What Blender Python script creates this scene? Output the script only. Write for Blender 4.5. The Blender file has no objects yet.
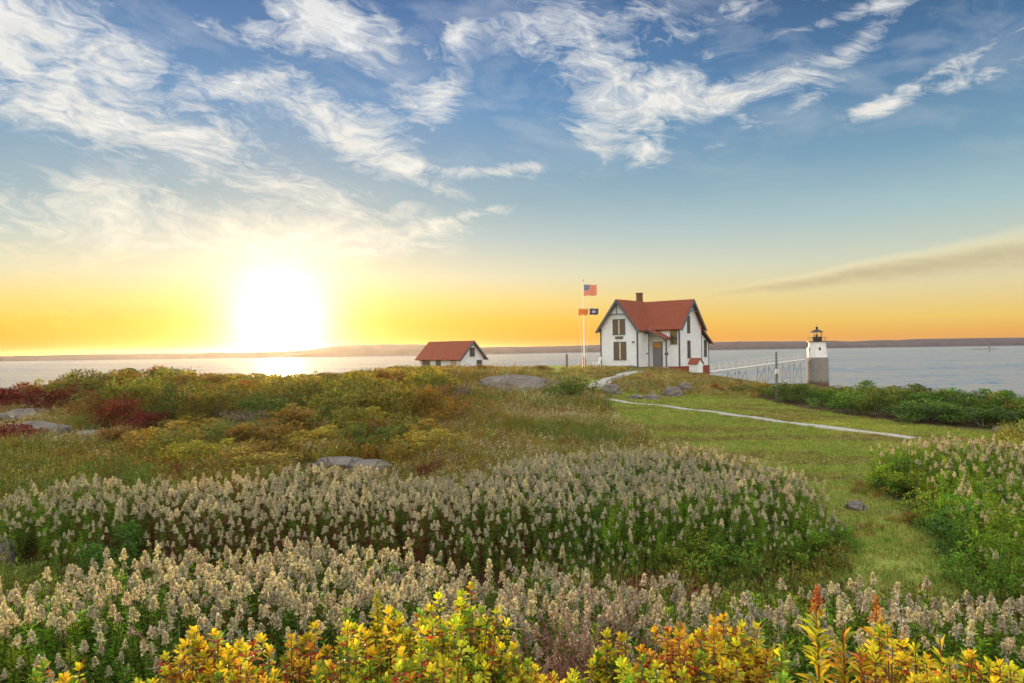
import bpy, bmesh, math, random
import numpy as np
from mathutils import Vector, Matrix, noise as mnoise

scene = bpy.context.scene
COL = scene.collection
R = math.radians
rng = np.random.default_rng(7)
random.seed(7)

# ------------------------------------------------------------------ camera
F = 700.0                        # focal length in pixels of a 1024 wide frame
EYE = 10.0                       # eye height above the sea
cam_d = bpy.data.cameras.new('camera')
cam = bpy.data.objects.new('camera', cam_d)
COL.objects.link(cam)
cam_d.sensor_width = 36.0
cam_d.lens = F / 1024 * 36
cam_d.clip_start, cam_d.clip_end = 0.1, 30000
cam.matrix_world = (Matrix.Translation((0, 0, EYE)) @ Matrix.Rotation(R(90 + 0.68), 4, 'X')
                    @ Matrix.Rotation(R(-0.77), 4, 'Z'))
scene.camera = cam
scene.render.resolution_x, scene.render.resolution_y = 1024, 683

def hor(px):                     # row of the horizon at column px
    return 349.8 - 0.0135 * (px - 512)
def at(px, py, d):               # point at distance d seen at (px, py)
    return Vector(((px - 512) / F * d, d, EYE - (py - hor(px)) / F * d))
def xat(px, d):
    return (px - 512) / F * d
def pxof(x, y):
    return 512 + F * x / y

# ------------------------------------------------------------------ tags
def tag(o, label=None, cat=None, group=None, kind=None):
    if label: o['label'] = label
    if cat: o['category'] = cat
    if group: o['group'] = group
    if kind: o['kind'] = kind
    return o
def empty(name, loc, rz=0.0):
    o = bpy.data.objects.new(name, None)
    o.empty_display_size = 0.2
    o.location = loc
    o.rotation_euler = (0, 0, rz)
    COL.objects.link(o)
    return o
def copy_tree(o, parent=None):
    c = o.copy()
    COL.objects.link(c)
    c.parent = parent
    for ch in list(o.children):
        copy_tree(ch, c)
    return c

# ------------------------------------------------------------------ mesh helper
class MB:
    def __init__(s): s.v, s.f, s.c = [], [], []
    def add(s, vs, fs, col=None):
        b = len(s.v)
        s.v += [tuple(v) for v in vs]
        s.f += [tuple(b + i for i in f) for f in fs]
        s.c += [col or (1, 1, 1)] * len(vs)
    def box(s, a, b):
        (x0, y0, z0), (x1, y1, z1) = a, b
        s.add([(x0, y0, z0), (x1, y0, z0), (x1, y1, z0), (x0, y1, z0), (x0, y0, z1), (x1, y0, z1), (x1, y1, z1), (x0, y1, z1)],
              [(3, 2, 1, 0), (4, 5, 6, 7), (0, 1, 5, 4), (1, 2, 6, 5), (2, 3, 7, 6), (3, 0, 4, 7)])
    def prism(s, poly, off):     # a planar outline swept along a vector
        n = len(poly)
        p = [Vector(q) for q in poly]
        o = Vector(off)
        vs = p + [q + o for q in p]
        fs = [tuple(range(n))[::-1], tuple(range(n, 2 * n))] + [(i, (i + 1) % n, n + (i + 1) % n, n + i) for i in range(n)]
        s.add(vs, fs)
    def bar(s, a, b, w, h=None, up=(0, 0, 1)):
        a, b = Vector(a), Vector(b)
        h = h or w
        t = (b - a).normalized()
        u = Vector(up)
        if abs(t.dot(u)) > .95: u = Vector((1, 0, 0))
        r = t.cross(u).normalized()
        u = r.cross(t)
        c = [r * sx * w / 2 + u * sy * h / 2 for sx, sy in ((-1, -1), (1, -1), (1, 1), (-1, 1))]
        s.add([a + q for q in c] + [b + q for q in c],
              [(3, 2, 1, 0), (4, 5, 6, 7), (0, 1, 5, 4), (1, 2, 6, 5), (2, 3, 7, 6), (3, 0, 4, 7)])
    def tube(s, a, b, r0, r1=None, n=8, col=None, caps=True):
        a, b = Vector(a), Vector(b)
        r1 = r0 if r1 is None else r1
        t = (b - a).normalized()
        u = Vector((0, 0, 1)) if abs(t.z) < .9 else Vector((1, 0, 0))
        x = t.cross(u).normalized()
        y = t.cross(x)
        vs, fs = [], []
        for p, r in ((a, r0), (b, r1)):
            for k in range(n):
                an = 2 * math.pi * k / n
                vs.append(p + x * math.cos(an) * r + y * math.sin(an) * r)
        for k in range(n):
            fs.append((k, (k + 1) % n, n + (k + 1) % n, n + k))
        if caps: fs += [tuple(range(n))[::-1], tuple(range(n, 2 * n))]
        s.add(vs, fs, col)
    def lathe(s, prof, n=32, c=(0, 0)):
        vs, fs = [], []
        m = len(prof)
        for r, z in prof:
            for k in range(n):
                an = 2 * math.pi * k / n
                vs.append((c[0] + r * math.cos(an), c[1] + r * math.sin(an), z))
        for i in range(m - 1):
            for k in range(n):
                fs.append((i * n + k, i * n + (k + 1) % n, (i + 1) * n + (k + 1) % n, (i + 1) * n + k))
        fs += [tuple(range(n))[::-1], tuple(range((m - 1) * n, m * n))]
        s.add(vs, fs)
    def mesh(s, name, mats, matidx=None, smooth=False):
        me = bpy.data.meshes.new(name)
        me.from_pydata(s.v, [], s.f)
        ca = me.color_attributes.new('Col', 'FLOAT_COLOR', 'POINT')
        a = np.ones((len(s.v), 4), np.float32)
        if s.v: a[:, :3] = np.array(s.c, np.float32)
        ca.data.foreach_set('color', a.ravel())
        for m in (mats if isinstance(mats, (list, tuple)) else [mats]): me.materials.append(m)
        if matidx is not None: me.polygons.foreach_set('material_index', np.array(matidx, np.int32))
        if smooth: me.polygons.foreach_set('use_smooth', np.ones(len(s.f), bool))
        me.update()
        return me
    def build(s, name, mat, parent=None, smooth=False, bevel=0):
        o = bpy.data.objects.new(name, s.mesh(name, mat, smooth=smooth))
        COL.objects.link(o)
        if parent: o.parent = parent
        if bevel:
            b = o.modifiers.new('bevel', 'BEVEL')
            b.width, b.segments, b.limit_method = bevel, 2, 'ANGLE'
        return o

# ------------------------------------------------------------------ materials
class NT:                        # terse node builder
    def __init__(s, tree): s.t, s.n, s.l = tree, tree.nodes, tree.links
    def node(s, typ, **kw):
        n = s.n.new(typ)
        for k, v in kw.items(): setattr(n, k, v)
        return n
    def put(s, sock, v):
        if isinstance(v, bpy.types.NodeSocket): s.l.new(v, sock)
        elif v is not None: sock.default_value = v
    def m(s, op, a, b=None, c=None, clamp=False):
        n = s.node('ShaderNodeMath', operation=op, use_clamp=clamp)
        for i, v in enumerate((a, b, c)):
            if v is not None: s.put(n.inputs[i], v)
        return n.outputs[0]
    def mix(s, f, a, b, blend='MIX'):
        n = s.node('ShaderNodeMix', data_type='RGBA', blend_type=blend)
        s.put(n.inputs[0], f)
        s.put(n.inputs[6], a if isinstance(a, bpy.types.NodeSocket) else (*a[:3], 1))
        s.put(n.inputs[7], b if isinstance(b, bpy.types.NodeSocket) else (*b[:3], 1))
        return n.outputs[2]
    def noise(s, vec, scale, detail=4, rough=.55, dist=0, out=0, dims='3D'):
        n = s.node('ShaderNodeTexNoise', noise_dimensions=dims)
        if vec is not None: s.put(n.inputs['Vector'], vec)
        n.inputs['Scale'].default_value, n.inputs['Detail'].default_value = scale, detail
        n.inputs['Roughness'].default_value, n.inputs['Distortion'].default_value = rough, dist
        return n.outputs[out]
    def ramp(s, fac, stops, interp='LINEAR'):
        n = s.node('ShaderNodeValToRGB')
        n.color_ramp.interpolation = interp
        e = n.color_ramp.elements
        while len(e) < len(stops): e.new(0.5)
        for q, (p, c) in zip(e, stops):
            q.position, q.color = p, (*c[:3], 1)
        s.put(n.inputs[0], fac)
        return n.outputs[0]
    def mapr(s, v, a, b, c=0., d=1., smooth=False):
        n = s.node('ShaderNodeMapRange', interpolation_type='SMOOTHSTEP' if smooth else 'LINEAR', clamp=True)
        s.put(n.inputs[0], v)
        for i, q in enumerate((a, b, c, d)): n.inputs[i + 1].default_value = q
        return n.outputs[0]
    def vec(s, x, y, z):
        n = s.node('ShaderNodeCombineXYZ')
        for i, v in enumerate((x, y, z)): s.put(n.inputs[i], v)
        return n.outputs[0]
    def scalev(s, v, sc):
        n = s.node('ShaderNodeMapping')
        s.put(n.inputs['Vector'], v)
        n.inputs['Scale'].default_value = sc
        return n.outputs[0]

def lin(r, g, b):
    f = lambda c: ((c / 255 + .055) / 1.055) ** 2.4 if c > 10 else c / 255 / 12.92
    return (f(r), f(g), f(b))

def material(name, color=(.5, .5, .5), rough=.6, fn=None, metallic=0., bump=None, spec=.5):
    mt = bpy.data.materials.new(name)
    mt.use_nodes = True
    t = NT(mt.node_tree)
    p = mt.node_tree.nodes['Principled BSDF']
    p.inputs['Base Color'].default_value = (*color, 1)
    p.inputs['Roughness'].default_value = rough
    p.inputs['Metallic'].default_value = metallic
    p.inputs['Specular IOR Level'].default_value = spec
    if fn:
        r = fn(t, p)
        if isinstance(r, tuple): c, b = r
        else: c, b = r, None
        if c is not None: t.put(p.inputs['Base Color'], c)
        if b is not None:
            h, dist = b
            bn = t.node('ShaderNodeBump')
            bn.inputs['Strength'].default_value, bn.inputs['Distance'].default_value = 1, dist
            t.put(bn.inputs['Height'], h)
            t.put(p.inputs['Normal'], bn.outputs[0])
    return mt

def objco(t): return t.node('ShaderNodeTexCoord').outputs['Object']
def varied(c0, c1, scale, detail=5, rough=.6, stretch=(1, 1, 1), bump=0.0):
    def fn(t, p):
        v = t.scalev(objco(t), stretch)
        n = t.noise(v, scale, detail, rough)
        c = t.mix(t.mapr(n, .3, .7), c0, c1)
        return (c, (n, bump)) if bump else c
    return fn

def leaf_mat(name, trans=.35, rough=.55, tint=(1, 1, 1), var=.25):
    """foliage: the colour of each leaf is its own; every plant differs a little"""
    mt = bpy.data.materials.new(name)
    mt.use_nodes = True
    t = NT(mt.node_tree)
    t.n.remove(mt.node_tree.nodes['Principled BSDF'])
    a = t.node('ShaderNodeAttribute', attribute_name='Col').outputs['Color']
    rnd = t.node('ShaderNodeObjectInfo').outputs['Random']
    c = t.mix(1.0, a, tint, 'MULTIPLY')
    hs = t.node('ShaderNodeHueSaturation')
    t.put(hs.inputs['Hue'], t.m('MULTIPLY_ADD', rnd, .05, .475))
    r2 = t.m('FRACT', t.m('MULTIPLY', rnd, 37.31))
    t.put(hs.inputs['Value'], t.m('MULTIPLY_ADD', r2, 2 * var, 1 - var))
    t.put(hs.inputs['Color'], c)
    c = hs.outputs[0]
    d = t.node('ShaderNodeBsdfPrincipled')
    d.inputs['Roughness'].default_value = rough
    d.inputs['Specular IOR Level'].default_value = .25
    t.put(d.inputs['Base Color'], c)
    tr = t.node('ShaderNodeBsdfTranslucent')
    t.put(tr.inputs[0], t.mix(1.0, c, (1.25, 1.15, .75), 'MULTIPLY'))
    mx = t.node('ShaderNodeMixShader')
    mx.inputs[0].default_value = trans
    t.put(mx.inputs[1], d.outputs[0])
    t.put(mx.inputs[2], tr.outputs[0])
    t.put(t.n['Material Output'].inputs[0], mx.outputs[0])
    return mt

# ------------------------------------------------------------------ sky, sun, air
SUN_AZ, SUN_EL = math.atan((280 - 512) / F), R(2.9)
SUN = Vector((math.sin(SUN_AZ) * math.cos(SUN_EL), math.cos(SUN_AZ) * math.cos(SUN_EL), math.sin(SUN_EL)))

def make_world():
    w = bpy.data.worlds.new('World')
    scene.world = w
    w.use_nodes = True
    t = NT(w.node_tree)
    bg = w.node_tree.nodes['Background']
    D = t.node('ShaderNodeTexCoord').outputs['Generated']
    sx = t.node('ShaderNodeSeparateXYZ')
    t.put(sx.inputs[0], D)
    X, Y, Z = sx.outputs
    az = t.m('ARCTAN2', X, Y)
    el = t.m('ARCSINE', Z)
    dt = t.node('ShaderNodeVectorMath', operation='DOT_PRODUCT')
    t.put(dt.inputs[0], D)
    dt.inputs[1].default_value = Vector((SUN.x, SUN.y, math.sin(R(2.3)))).normalized()
    th = t.m('ARCCOSINE', t.m('MINIMUM', dt.outputs['Value'], .99999))
    # clear air: one run of colours towards the sun, one away from it
    E = t.m('DIVIDE', el, R(32), clamp=True)
    d = 1 / 32
    sunny = t.ramp(E, [(0, lin(250, 158, 14)), (1.0*d, lin(252, 172, 26)), (2.4*d, lin(251, 198, 70)), (4.0*d, lin(248, 221, 136)), (6.0*d, lin(234, 229, 196)),
                       (9*d, lin(190, 208, 208)), (12*d, lin(152, 184, 200)), (19*d, lin(106, 156, 202)), (26*d, lin(78, 122, 176)), (1, lin(70, 108, 162))])
    away = t.ramp(E, [(0, lin(238, 158, 88)), (.8*d, lin(246, 182, 92)), (2.0*d, lin(248, 210, 114)), (4.0*d, lin(238, 220, 166)), (6.5*d, lin(214, 219, 198)),
                      (10*d, lin(172, 202, 208)), (14*d, lin(126, 167, 193)), (20*d, lin(82, 128, 172)), (26*d, lin(58, 90, 134)), (1, lin(48, 74, 116))])
    clear = t.mix(t.mapr(t.m('SUBTRACT', az, SUN_AZ), R(12), R(52), smooth=True), sunny, away)
    sk = t.node('ShaderNodeTexSky', sky_type='NISHITA')
    sk.sun_disc = False
    sk.sun_elevation, sk.sun_rotation = SUN_EL, SUN_AZ
    sk.altitude, sk.dust_density = 10, 1.5
    nis = t.node('ShaderNodeVectorMath', operation='SCALE')
    t.put(nis.inputs[0], sk.outputs[0])
    nis.inputs['Scale'].default_value = 0.10
    clear = t.mix(.12, clear, nis.outputs[0])
    # cirrus
    base = t.vec(t.m('MULTIPLY', az, 5.2), t.m('MULTIPLY_ADD', el, 9.5, t.m('MULTIPLY', az, 1.2)), 0)
    warp = t.noise(base, .9, 4, .55, 0, 1)
    wv = t.node('ShaderNodeVectorMath', operation='MULTIPLY_ADD')
    t.put(wv.inputs[0], warp)
    wv.inputs[1].default_value = (.9, .9, 0)
    t.put(wv.inputs[2], base)
    n1 = t.noise(wv.outputs[0], 1.9, 12, .60, .35)
    n2 = t.noise(t.scalev(wv.outputs[0], (1.0, 1.7, 1)), 6.5, 9, .66, .6)
    nn = t.m('ADD', t.m('MULTIPLY', n1, .62), t.m('MULTIPLY', n2, .38))
    blobs = [  # centre, radii (pixels of the photograph), tilt (degrees, down to the right), weight
        (95, 112, 95, 26, 14, .9), (30, 90, 60, 22, 25, .5), (150, 158, 70, 16, 6, .75), (50, 150, 90, 16, 4, .75), (20, 115, 60, 16, 8, .6), (105, 70, 40, 12, 24, .5), (262, 97, 48, 8, -20, .6), (225, 105, 40, 14, 0, .35),
        (335, 38, 70, 26, 30, .85), (290, 12, 80, 13, 14, .6), (268, 53, 18, 9, 15, .75), (220, 52, 20, 6, 8, .5), (385, 50, 40, 14, 25, .5),
        (372, 150, 55, 20, 22, .95), (440, 105, 28, 17, -50, .85), (470, 171, 58, 6, 3, .85), (335, 112, 38, 13, 10, .6), (330, 135, 30, 14, 20, .4), (440, 188, 40, 4, 18, .45),
        (300, 196, 90, 13, 8, .85), (175, 228, 150, 20, 4, .95), (330, 250, 95, 14, -5, .9), (60, 255, 120, 14, 0, .8), (240, 262, 110, 9, -2, .7), (395, 236, 50, 6, -8, .6),
        (50, 300, 70, 16, -6, .6), (30, 328, 80, 10, 0, .6), (90, 318, 60, 5, 0, .5),
        (470, 216, 36, 4, -10, .85), (600, 80, 52, 26, 25, .95), (680, 100, 80, 18, 0, .95), (790, 96, 50, 9, -12, .85), (600, 140, 34, 14, 6, .9), (598, 160, 14, 12, -30, .5),
        (655, 155, 22, 12, -50, .8), (757, 134, 15, 7, 18, .75), (720, 154, 13, 3.5, 0, .7), (528, 166, 26, 4, -4, .7), (600, 15, 220, 18, -5, .5), (690, 40, 80, 9, -12, .5),
        (455, 34, 20, 10, -35, .6), (825, 18, 22, 8, -25, .75), (885, 43, 70, 5, -6, .85), (872, 70, 30, 8, -32, .6), (945, 112, 70, 5.5, -17, .75), (985, 120, 60, 6, -10, .7), (880, 136, 24, 5, -10, .7), (815, 118, 30, 6, -20, .6),
        (710, 65, 12, 4, 0, .5), (110, 30, 50, 12, 30, .4), (60, 20, 40, 12, 30, .35), (560, 50, 40, 20, 40, .35)]
    tot = None
    for cx, cy, rx, ry, ang, wgt in blobs:
        a0, e0 = math.atan((cx - 512) / F), math.atan((hor(cx) - cy) / F)
        k = 1 / F
        ca, sa = math.cos(R(ang)), math.sin(R(ang))
        da, de = t.m('SUBTRACT', az, a0), t.m('SUBTRACT', el, e0)
        u = t.m('MULTIPLY_ADD', da, ca / (rx * k), t.m('MULTIPLY', de, -sa / (rx * k)))
        v = t.m('MULTIPLY_ADD', da, sa / (ry * k), t.m('MULTIPLY', de, ca / (ry * k)))
        q = t.m('MULTIPLY_ADD', u, u, t.m('MULTIPLY', v, v))
        g = t.m('MULTIPLY', t.m('POWER', 2.718, t.m('MULTIPLY', q, -.72)), wgt)
        tot = g if tot is None else t.m('ADD', tot, g)
    tot = t.m('MINIMUM', tot, 1.15)
    high = t.mapr(el, R(27), R(40), smooth=True)       # bright cloud added overhead and behind, unseen, to light the foreground
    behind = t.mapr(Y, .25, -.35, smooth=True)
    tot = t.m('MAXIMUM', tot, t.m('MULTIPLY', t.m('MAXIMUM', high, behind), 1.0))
    fb = t.mapr(nn, .36, .66)
    amp = t.m('MINIMUM', t.m('MULTIPLY', tot, 1.9), 1.0)
    dens = t.mapr(t.m('MULTIPLY_ADD', t.m('MULTIPLY', t.m('SUBTRACT', fb, .55), amp), 1.35, t.m('MULTIPLY', tot, .74)), .13, .98)
    thin = t.m('MULTIPLY', t.mapr(t.noise(t.scalev(wv.outputs[0], (.6, 1.0, 1)), 1.7, 9, .62), .48, .72), t.mapr(el, R(9), R(20), 0, .30))
    dens = t.m('MULTIPLY', t.m('MAXIMUM', dens, thin), .95)
    tone = t.ramp(E, [(0, lin(255, 205, 70)), (2.5*d, lin(255, 214, 90)), (5*d, lin(255, 236, 165)), (8*d, lin(253, 244, 220)), (14*d, lin(248, 243, 232)), (24*d, lin(240, 240, 238)), (1, lin(238, 240, 240))])
    shade = t.m('MULTIPLY_ADD', t.noise(t.scalev(wv.outputs[0], (1, 1.6, 1)), 5.0, 5, .6), .5, .72)
    tv = t.node('ShaderNodeVectorMath', operation='SCALE')
    t.put(tv.inputs[0], tone)
    t.put(tv.inputs['Scale'], t.m('MULTIPLY', shade, t.m('MULTIPLY_ADD', t.m('MAXIMUM', high, behind), SKY_FILL, 1)))
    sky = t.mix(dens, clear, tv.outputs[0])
    # long grey bank low on the right
    a0, e0 = math.atan((985 - 512) / F), math.atan((hor(985) - 269) / F)
    da, de = t.m('SUBTRACT', az, a0), t.m('SUBTRACT', el, e0)
    v = t.m('MULTIPLY_ADD', da, -math.sin(R(6.0)), t.m('MULTIPLY', de, math.cos(R(6.0))))
    v = t.m('ADD', v, t.m('MULTIPLY', t.m('SUBTRACT', n1, .5), .018))
    thick = t.mapr(da, -.36, .06, .003, .026)
    q = t.m('DIVIDE', v, thick)
    bank = t.m('MULTIPLY', t.mapr(t.m('ABSOLUTE', q), 1.2, .25, smooth=True), t.mapr(da, -.36, -.16, smooth=True))
    bcol = t.mix(t.mapr(q, -.2, .9, smooth=True), t.mix(t.mapr(n2, .3, .7), lin(185, 168, 135), lin(220, 196, 146)), lin(250, 236, 190))
    sky = t.mix(t.m('MULTIPLY', bank, .66), sky, bcol)
    dim = t.node('ShaderNodeVectorMath', operation='SCALE')
    t.put(dim.inputs[0], sky)
    dim.inputs['Scale'].default_value = .79
    sky = dim.outputs[0]
    # the bright air around the low sun
    def glow(sig, amp, col, p=2.0):
        e = t.m('MULTIPLY', t.m('POWER', 2.718, t.m('MULTIPLY', t.m('POWER', t.m('DIVIDE', th, R(sig)), p), -1.0)), amp)
        n = t.node('ShaderNodeVectorMath', operation='SCALE')
        n.inputs[0].default_value = col
        t.put(n.inputs['Scale'], e)
        return n.outputs[0]
    for g in (glow(2.9, 3.0, (1, .84, .58), 1.45), glow(7.0, .10, (1, .62, .22), 1.6)):
        n = t.node('ShaderNodeVectorMath', operation='ADD')
        t.put(n.inputs[0], sky)
        t.put(n.inputs[1], g)
        sky = n.outputs[0]
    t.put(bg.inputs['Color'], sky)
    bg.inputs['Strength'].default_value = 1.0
    w.cycles.sampling_method = 'MANUAL'
    w.cycles.sample_map_resolution = 1024

SKY_FILL = 2.4  # extra brightness of the added unseen sky, filling the foreground
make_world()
sun_d = bpy.data.lights.new('sun', 'SUN')
sun_d.energy, sun_d.angle, sun_d.color = 5.0, R(.53), (1, .70, .36)
sun = bpy.data.objects.new('sun', sun_d)
sun.rotation_euler = SUN.to_track_quat('Z', 'Y').to_euler()
sun.location = (-40, 120, 60)
COL.objects.link(sun)
scene.view_settings.view_transform = 'Standard'
scene.view_settings.look = 'None'
scene.view_settings.exposure = 0.34
scene.view_settings.gamma = 1.0
cy = scene.cycles
cy.use_denoising = True
cy.max_bounces, cy.diffuse_bounces, cy.glossy_bounces, cy.transmission_bounces, cy.volume_bounces = 6, 3, 2, 4, 0
cy.sample_clamp_indirect = 4

HAZE = 0.00005
def make_haze():
    b = MB()
    b.box((-4300, -4300, -4.5), (4300, 4300, 36))
    mt = bpy.data.materials.new('sea_haze')
    mt.use_nodes = True
    t = NT(mt.node_tree)
    t.n.remove(t.n['Principled BSDF'])
    v = t.node('ShaderNodeVolumePrincipled')
    v.inputs['Color'].default_value = (1, .92, .80, 1)
    v.inputs['Density'].default_value = HAZE
    v.inputs['Anisotropy'].default_value = .75
    t.put(t.n['Material Output'].inputs['Volume'], v.outputs[0])
    tag(b.build('haze', mt), 'pale warm sea haze over the island, the water and the far hills', 'haze', kind='stuff')
if HAZE: make_haze()

# ------------------------------------------------------------------ ground
CP = [  # column, distance, height
    (512, -60, 7.2), (512, -20, 7.4), (512, 2.5, 7.6), (512, 4.5, 7.15), (1100, 4.5, 7.1), (-80, 4.5, 7.1), (100, 7, 6.8), (512, 7, 6.8), (920, 7, 6.8),
    (100, 12, 6.8), (512, 12, 6.8), (920, 11, 6.78),
    (100, 20, 6.85), (100, 26, 6.9), (100, 34, 7.1), (100, 45, 7.0), (100, 56, 6.0), (100, 75, 3.2), (100, 100, .3), (100, 130, -2),
    (-60, 20, 6.8), (-60, 34, 6.7), (-60, 50, 5.2), (-60, 70, 2), (-60, 100, -2), (-400, 25, 6), (-400, 50, 1.5), (-400, 80, -2),
    (300, 20, 6.9), (300, 30, 7.1), (300, 42, 7.3), (300, 60, 7.3), (300, 80, 6.6), (300, 110, 3.5), (300, 150, -1.5),
    (450, 22, 6.95), (450, 32, 7.2), (450, 42, 7.6), (450, 52, 8.0), (450, 65, 7.8), (450, 85, 7.5), (450, 110, 7.2), (450, 145, 3), (450, 170, -2),
    (510, 46, 8.1), (530, 56, 7.9), (560, 40, 7.2),
    (590, 24, 6.85), (590, 40, 6.95), (590, 50, 7.0), (590, 65, 7.4), (590, 82, 7.72), (590, 100, 7.4), (590, 140, 1),
    (650, 16, 6.8), (650, 30, 6.82), (650, 42, 6.95), (650, 50, 7.05), (650, 62, 7.4), (650, 75, 7.7), (650, 85, 7.72), (650, 96, 7.3), (650, 130, 1.5),
    (705, 72, 6.85), (705, 80, 6.65), (690, 60, 7.15), (690, 76, 7.25), (720, 30, 6.8), (720, 42, 6.9), (720, 55, 6.95), (730, 72, 6.45), (730, 88, 5.8), (730, 100, 4.8), (730, 125, 2.4), (720, 150, -2),
    (815, 40, 6.75), (815, 55, 6.1), (815, 85, 4.6), (815, 110, 3.6), (817, 125, 3.2), (815, 140, -1), (815, 165, -3),
    (900, 10, 6.75), (900, 17, 6.78), (900, 25, 6.8), (900, 35, 6.7), (900, 50, 5.3), (900, 80, 2.6), (900, 110, -1.5), (900, 140, -3),
    (1010, 25, 6.75), (1010, 35, 6.0), (1010, 55, 3.4), (1010, 85, -1.5), (1300, 20, 6.5), (1300, 35, 3), (1300, 60, -2), (1300, 100, -4)]
_c = np.array([(xat(p, d) if d > 3 else 0, d, z) for p, d, z in CP])
def _phi(r): return np.sqrt(r * r + 9.0)
_A = _phi(np.hypot(_c[:, None, 0] - _c[None, :, 0], _c[:, None, 1] - _c[None, :, 1]))
_A += np.eye(len(_c)) * 0.15 * -1
_P = np.c_[np.ones(len(_c)), _c[:, :2] / 50]
_M = np.block([[_A, _P], [_P.T, np.zeros((3, 3))]])
_w = np.linalg.solve(_M, np.r_[_c[:, 2], 0, 0, 0])
def gh(x, y):
    """height of the ground"""
    x, y = np.atleast_1d(np.asarray(x, float)), np.atleast_1d(np.asarray(y, float))
    out = np.empty(x.shape)
    for i in range(0, x.size, 20000):
        s = slice(i, i + 20000)
        xs, ys = x.ravel()[s], y.ravel()[s]
        r = _phi(np.hypot(xs[:, None] - _c[None, :, 0], ys[:, None] - _c[None, :, 1]))
        z = r @ _w[:-3] + _w[-3] + _w[-2] * xs / 50 + _w[-1] * ys / 50
        z += .035 * np.sin(xs * 1.3 + 1.7 * np.sin(ys * .7)) * np.sin(ys * 1.1 + np.cos(xs * .9)) + .06 * np.sin(xs * .37 + 2) * np.sin(ys * .31)
        rad = np.hypot((xs - 5) / 105, (ys - 55) / 125)          # the island ends in the sea
        z -= np.clip(rad - .93, 0, 9) * 40
        out.ravel()[s] = np.clip(z, -3.0, 9.2)
    return out
def g1(x, y): return float(gh(x, y)[0])
def ground_px(px, py):           # where the sight line through a pixel meets the ground
    d = np.arange(3, 160, .1)
    z = gh((px - 512) / F * d, d)
    s = EYE - (py - hor(px)) / F * d
    i = np.argmax(s < z)
    return float(d[i])
# ================================================================== the setting
def grid_mesh(xs, ys, zf, name, mat, mask=None):
    X, Y = np.meshgrid(xs, ys)
    Z = zf(X, Y)
    nx, ny = len(xs), len(ys)
    v = np.stack([X.ravel(), Y.ravel(), Z.ravel()], 1)
    i = np.arange(nx * ny).reshape(ny, nx)
    f = np.stack([i[:-1, :-1], i[:-1, 1:], i[1:, 1:], i[1:, :-1]], -1).reshape(-1, 4)
    if mask is not None:
        c = (X[:-1, :-1] + X[1:, 1:]) / 2, (Y[:-1, :-1] + Y[1:, 1:]) / 2
        f = f[mask(*c).ravel()]
    me = bpy.data.meshes.new(name)
    me.from_pydata(v.tolist(), [], f.tolist())
    me.polygons.foreach_set('use_smooth', np.ones(len(f), bool))
    me.materials.append(mat)
    me.update()
    o = bpy.data.objects.new(name, me)
    COL.objects.link(o)
    return o

LAWN_L = ([8, 11, 13, 16, 18, 20, 22, 26, 30, 38, 41, 46, 50, 60, 75], [836, 838, 835, 800, 735, 690, 655, 630, 612, 603, 600, 585, 560, 530, 520])
LAWN_R = ([8, 9.5, 11, 12.5, 15, 16.5, 18, 20, 24, 26, 30, 36, 42, 50, 60, 75], [1020, 985, 960, 935, 880, 868, 900, 1000, 1015, 950, 868, 800, 755, 735, 728, 720])
def lawn_mask(x, y):
    px = pxof(x, np.maximum(y, .5))
    wob = 14 * np.sin(y * 1.7) + 8 * np.sin(y * 4.1 + 1)
    return (y > 8) & (y < 95) & (px > np.interp(y, *LAWN_L) + wob * 8 / np.maximum(y, 8)) & (px < np.interp(y, *LAWN_R) + wob * 8 / np.maximum(y, 8))

def ground_col(t, p):
    a = t.node('ShaderNodeAttribute', attribute_name='Lawn').outputs['Fac']
    v = objco(t)
    n0, n1, n2 = t.noise(v, .16, 4, .6), t.noise(v, .9, 6, .65), t.noise(v, 9, 4, .7)
    # mown turf: fresh green, straw patches along the slope, moss and brown earth
    vs = t.scalev(v, (.35, 1, 1))
    straw = t.mapr(t.noise(vs, .55, 5, .6), .46, .64, smooth=True)
    turf = t.mix(t.mapr(n1, .3, .7), (.19, .245, .035), (.34, .36, .075))
    turf = t.mix(t.m('MULTIPLY', straw, .75), turf, (.27, .215, .075))
    turf = t.mix(t.m('MULTIPLY', t.mapr(t.noise(vs, 1.3, 4, .6), .60, .72, smooth=True), .55), turf, (.13, .085, .03))
    wild = t.mix(t.mapr(n1, .35, .65), (.060, .050, .018), (.135, .110, .038))
    wild = t.mix(t.mapr(n0, .45, .65), wild, (.10, .055, .028))
    c = t.mix(a, wild, turf)
    c = t.mix(t.mapr(n2, .35, .7, 0, .35), c, (.05, .045, .015))
    # bare rock and shingle where the land runs down to the sea
    z = t.node('ShaderNodeSeparateXYZ')
    t.put(z.inputs[0], v)
    c = t.mix(t.mapr(t.m('ADD', z.outputs[2], t.m('MULTIPLY', n1, 1.6)), 2.6, 1.4), c, (.26, .24, .22))
    return c, (t.m('ADD', n1, t.m('MULTIPLY', n2, .5)), .12)
ground_mat = material('turf_and_earth', rough=.95, fn=ground_col, spec=.1)
xs = np.unique(np.r_[np.arange(-112, 125, 2.5), np.arange(-34, 44, .5), np.arange(-12, 16, .25)])
ys = np.unique(np.r_[np.arange(-72, 185, 2.5), np.arange(0, 95, .5), np.arange(2, 30, .25)])
ground = grid_mesh(xs, ys, gh, 'ground', ground_mat)
me = ground.data
co = np.empty(len(me.vertices) * 3)
me.vertices.foreach_get('co', co)
co = co.reshape(-1, 3)
lm = lawn_mask(co[:, 0], co[:, 1]).astype(np.float32)
_p = pxof(co[:, 0], np.maximum(co[:, 1], .5))
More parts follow.
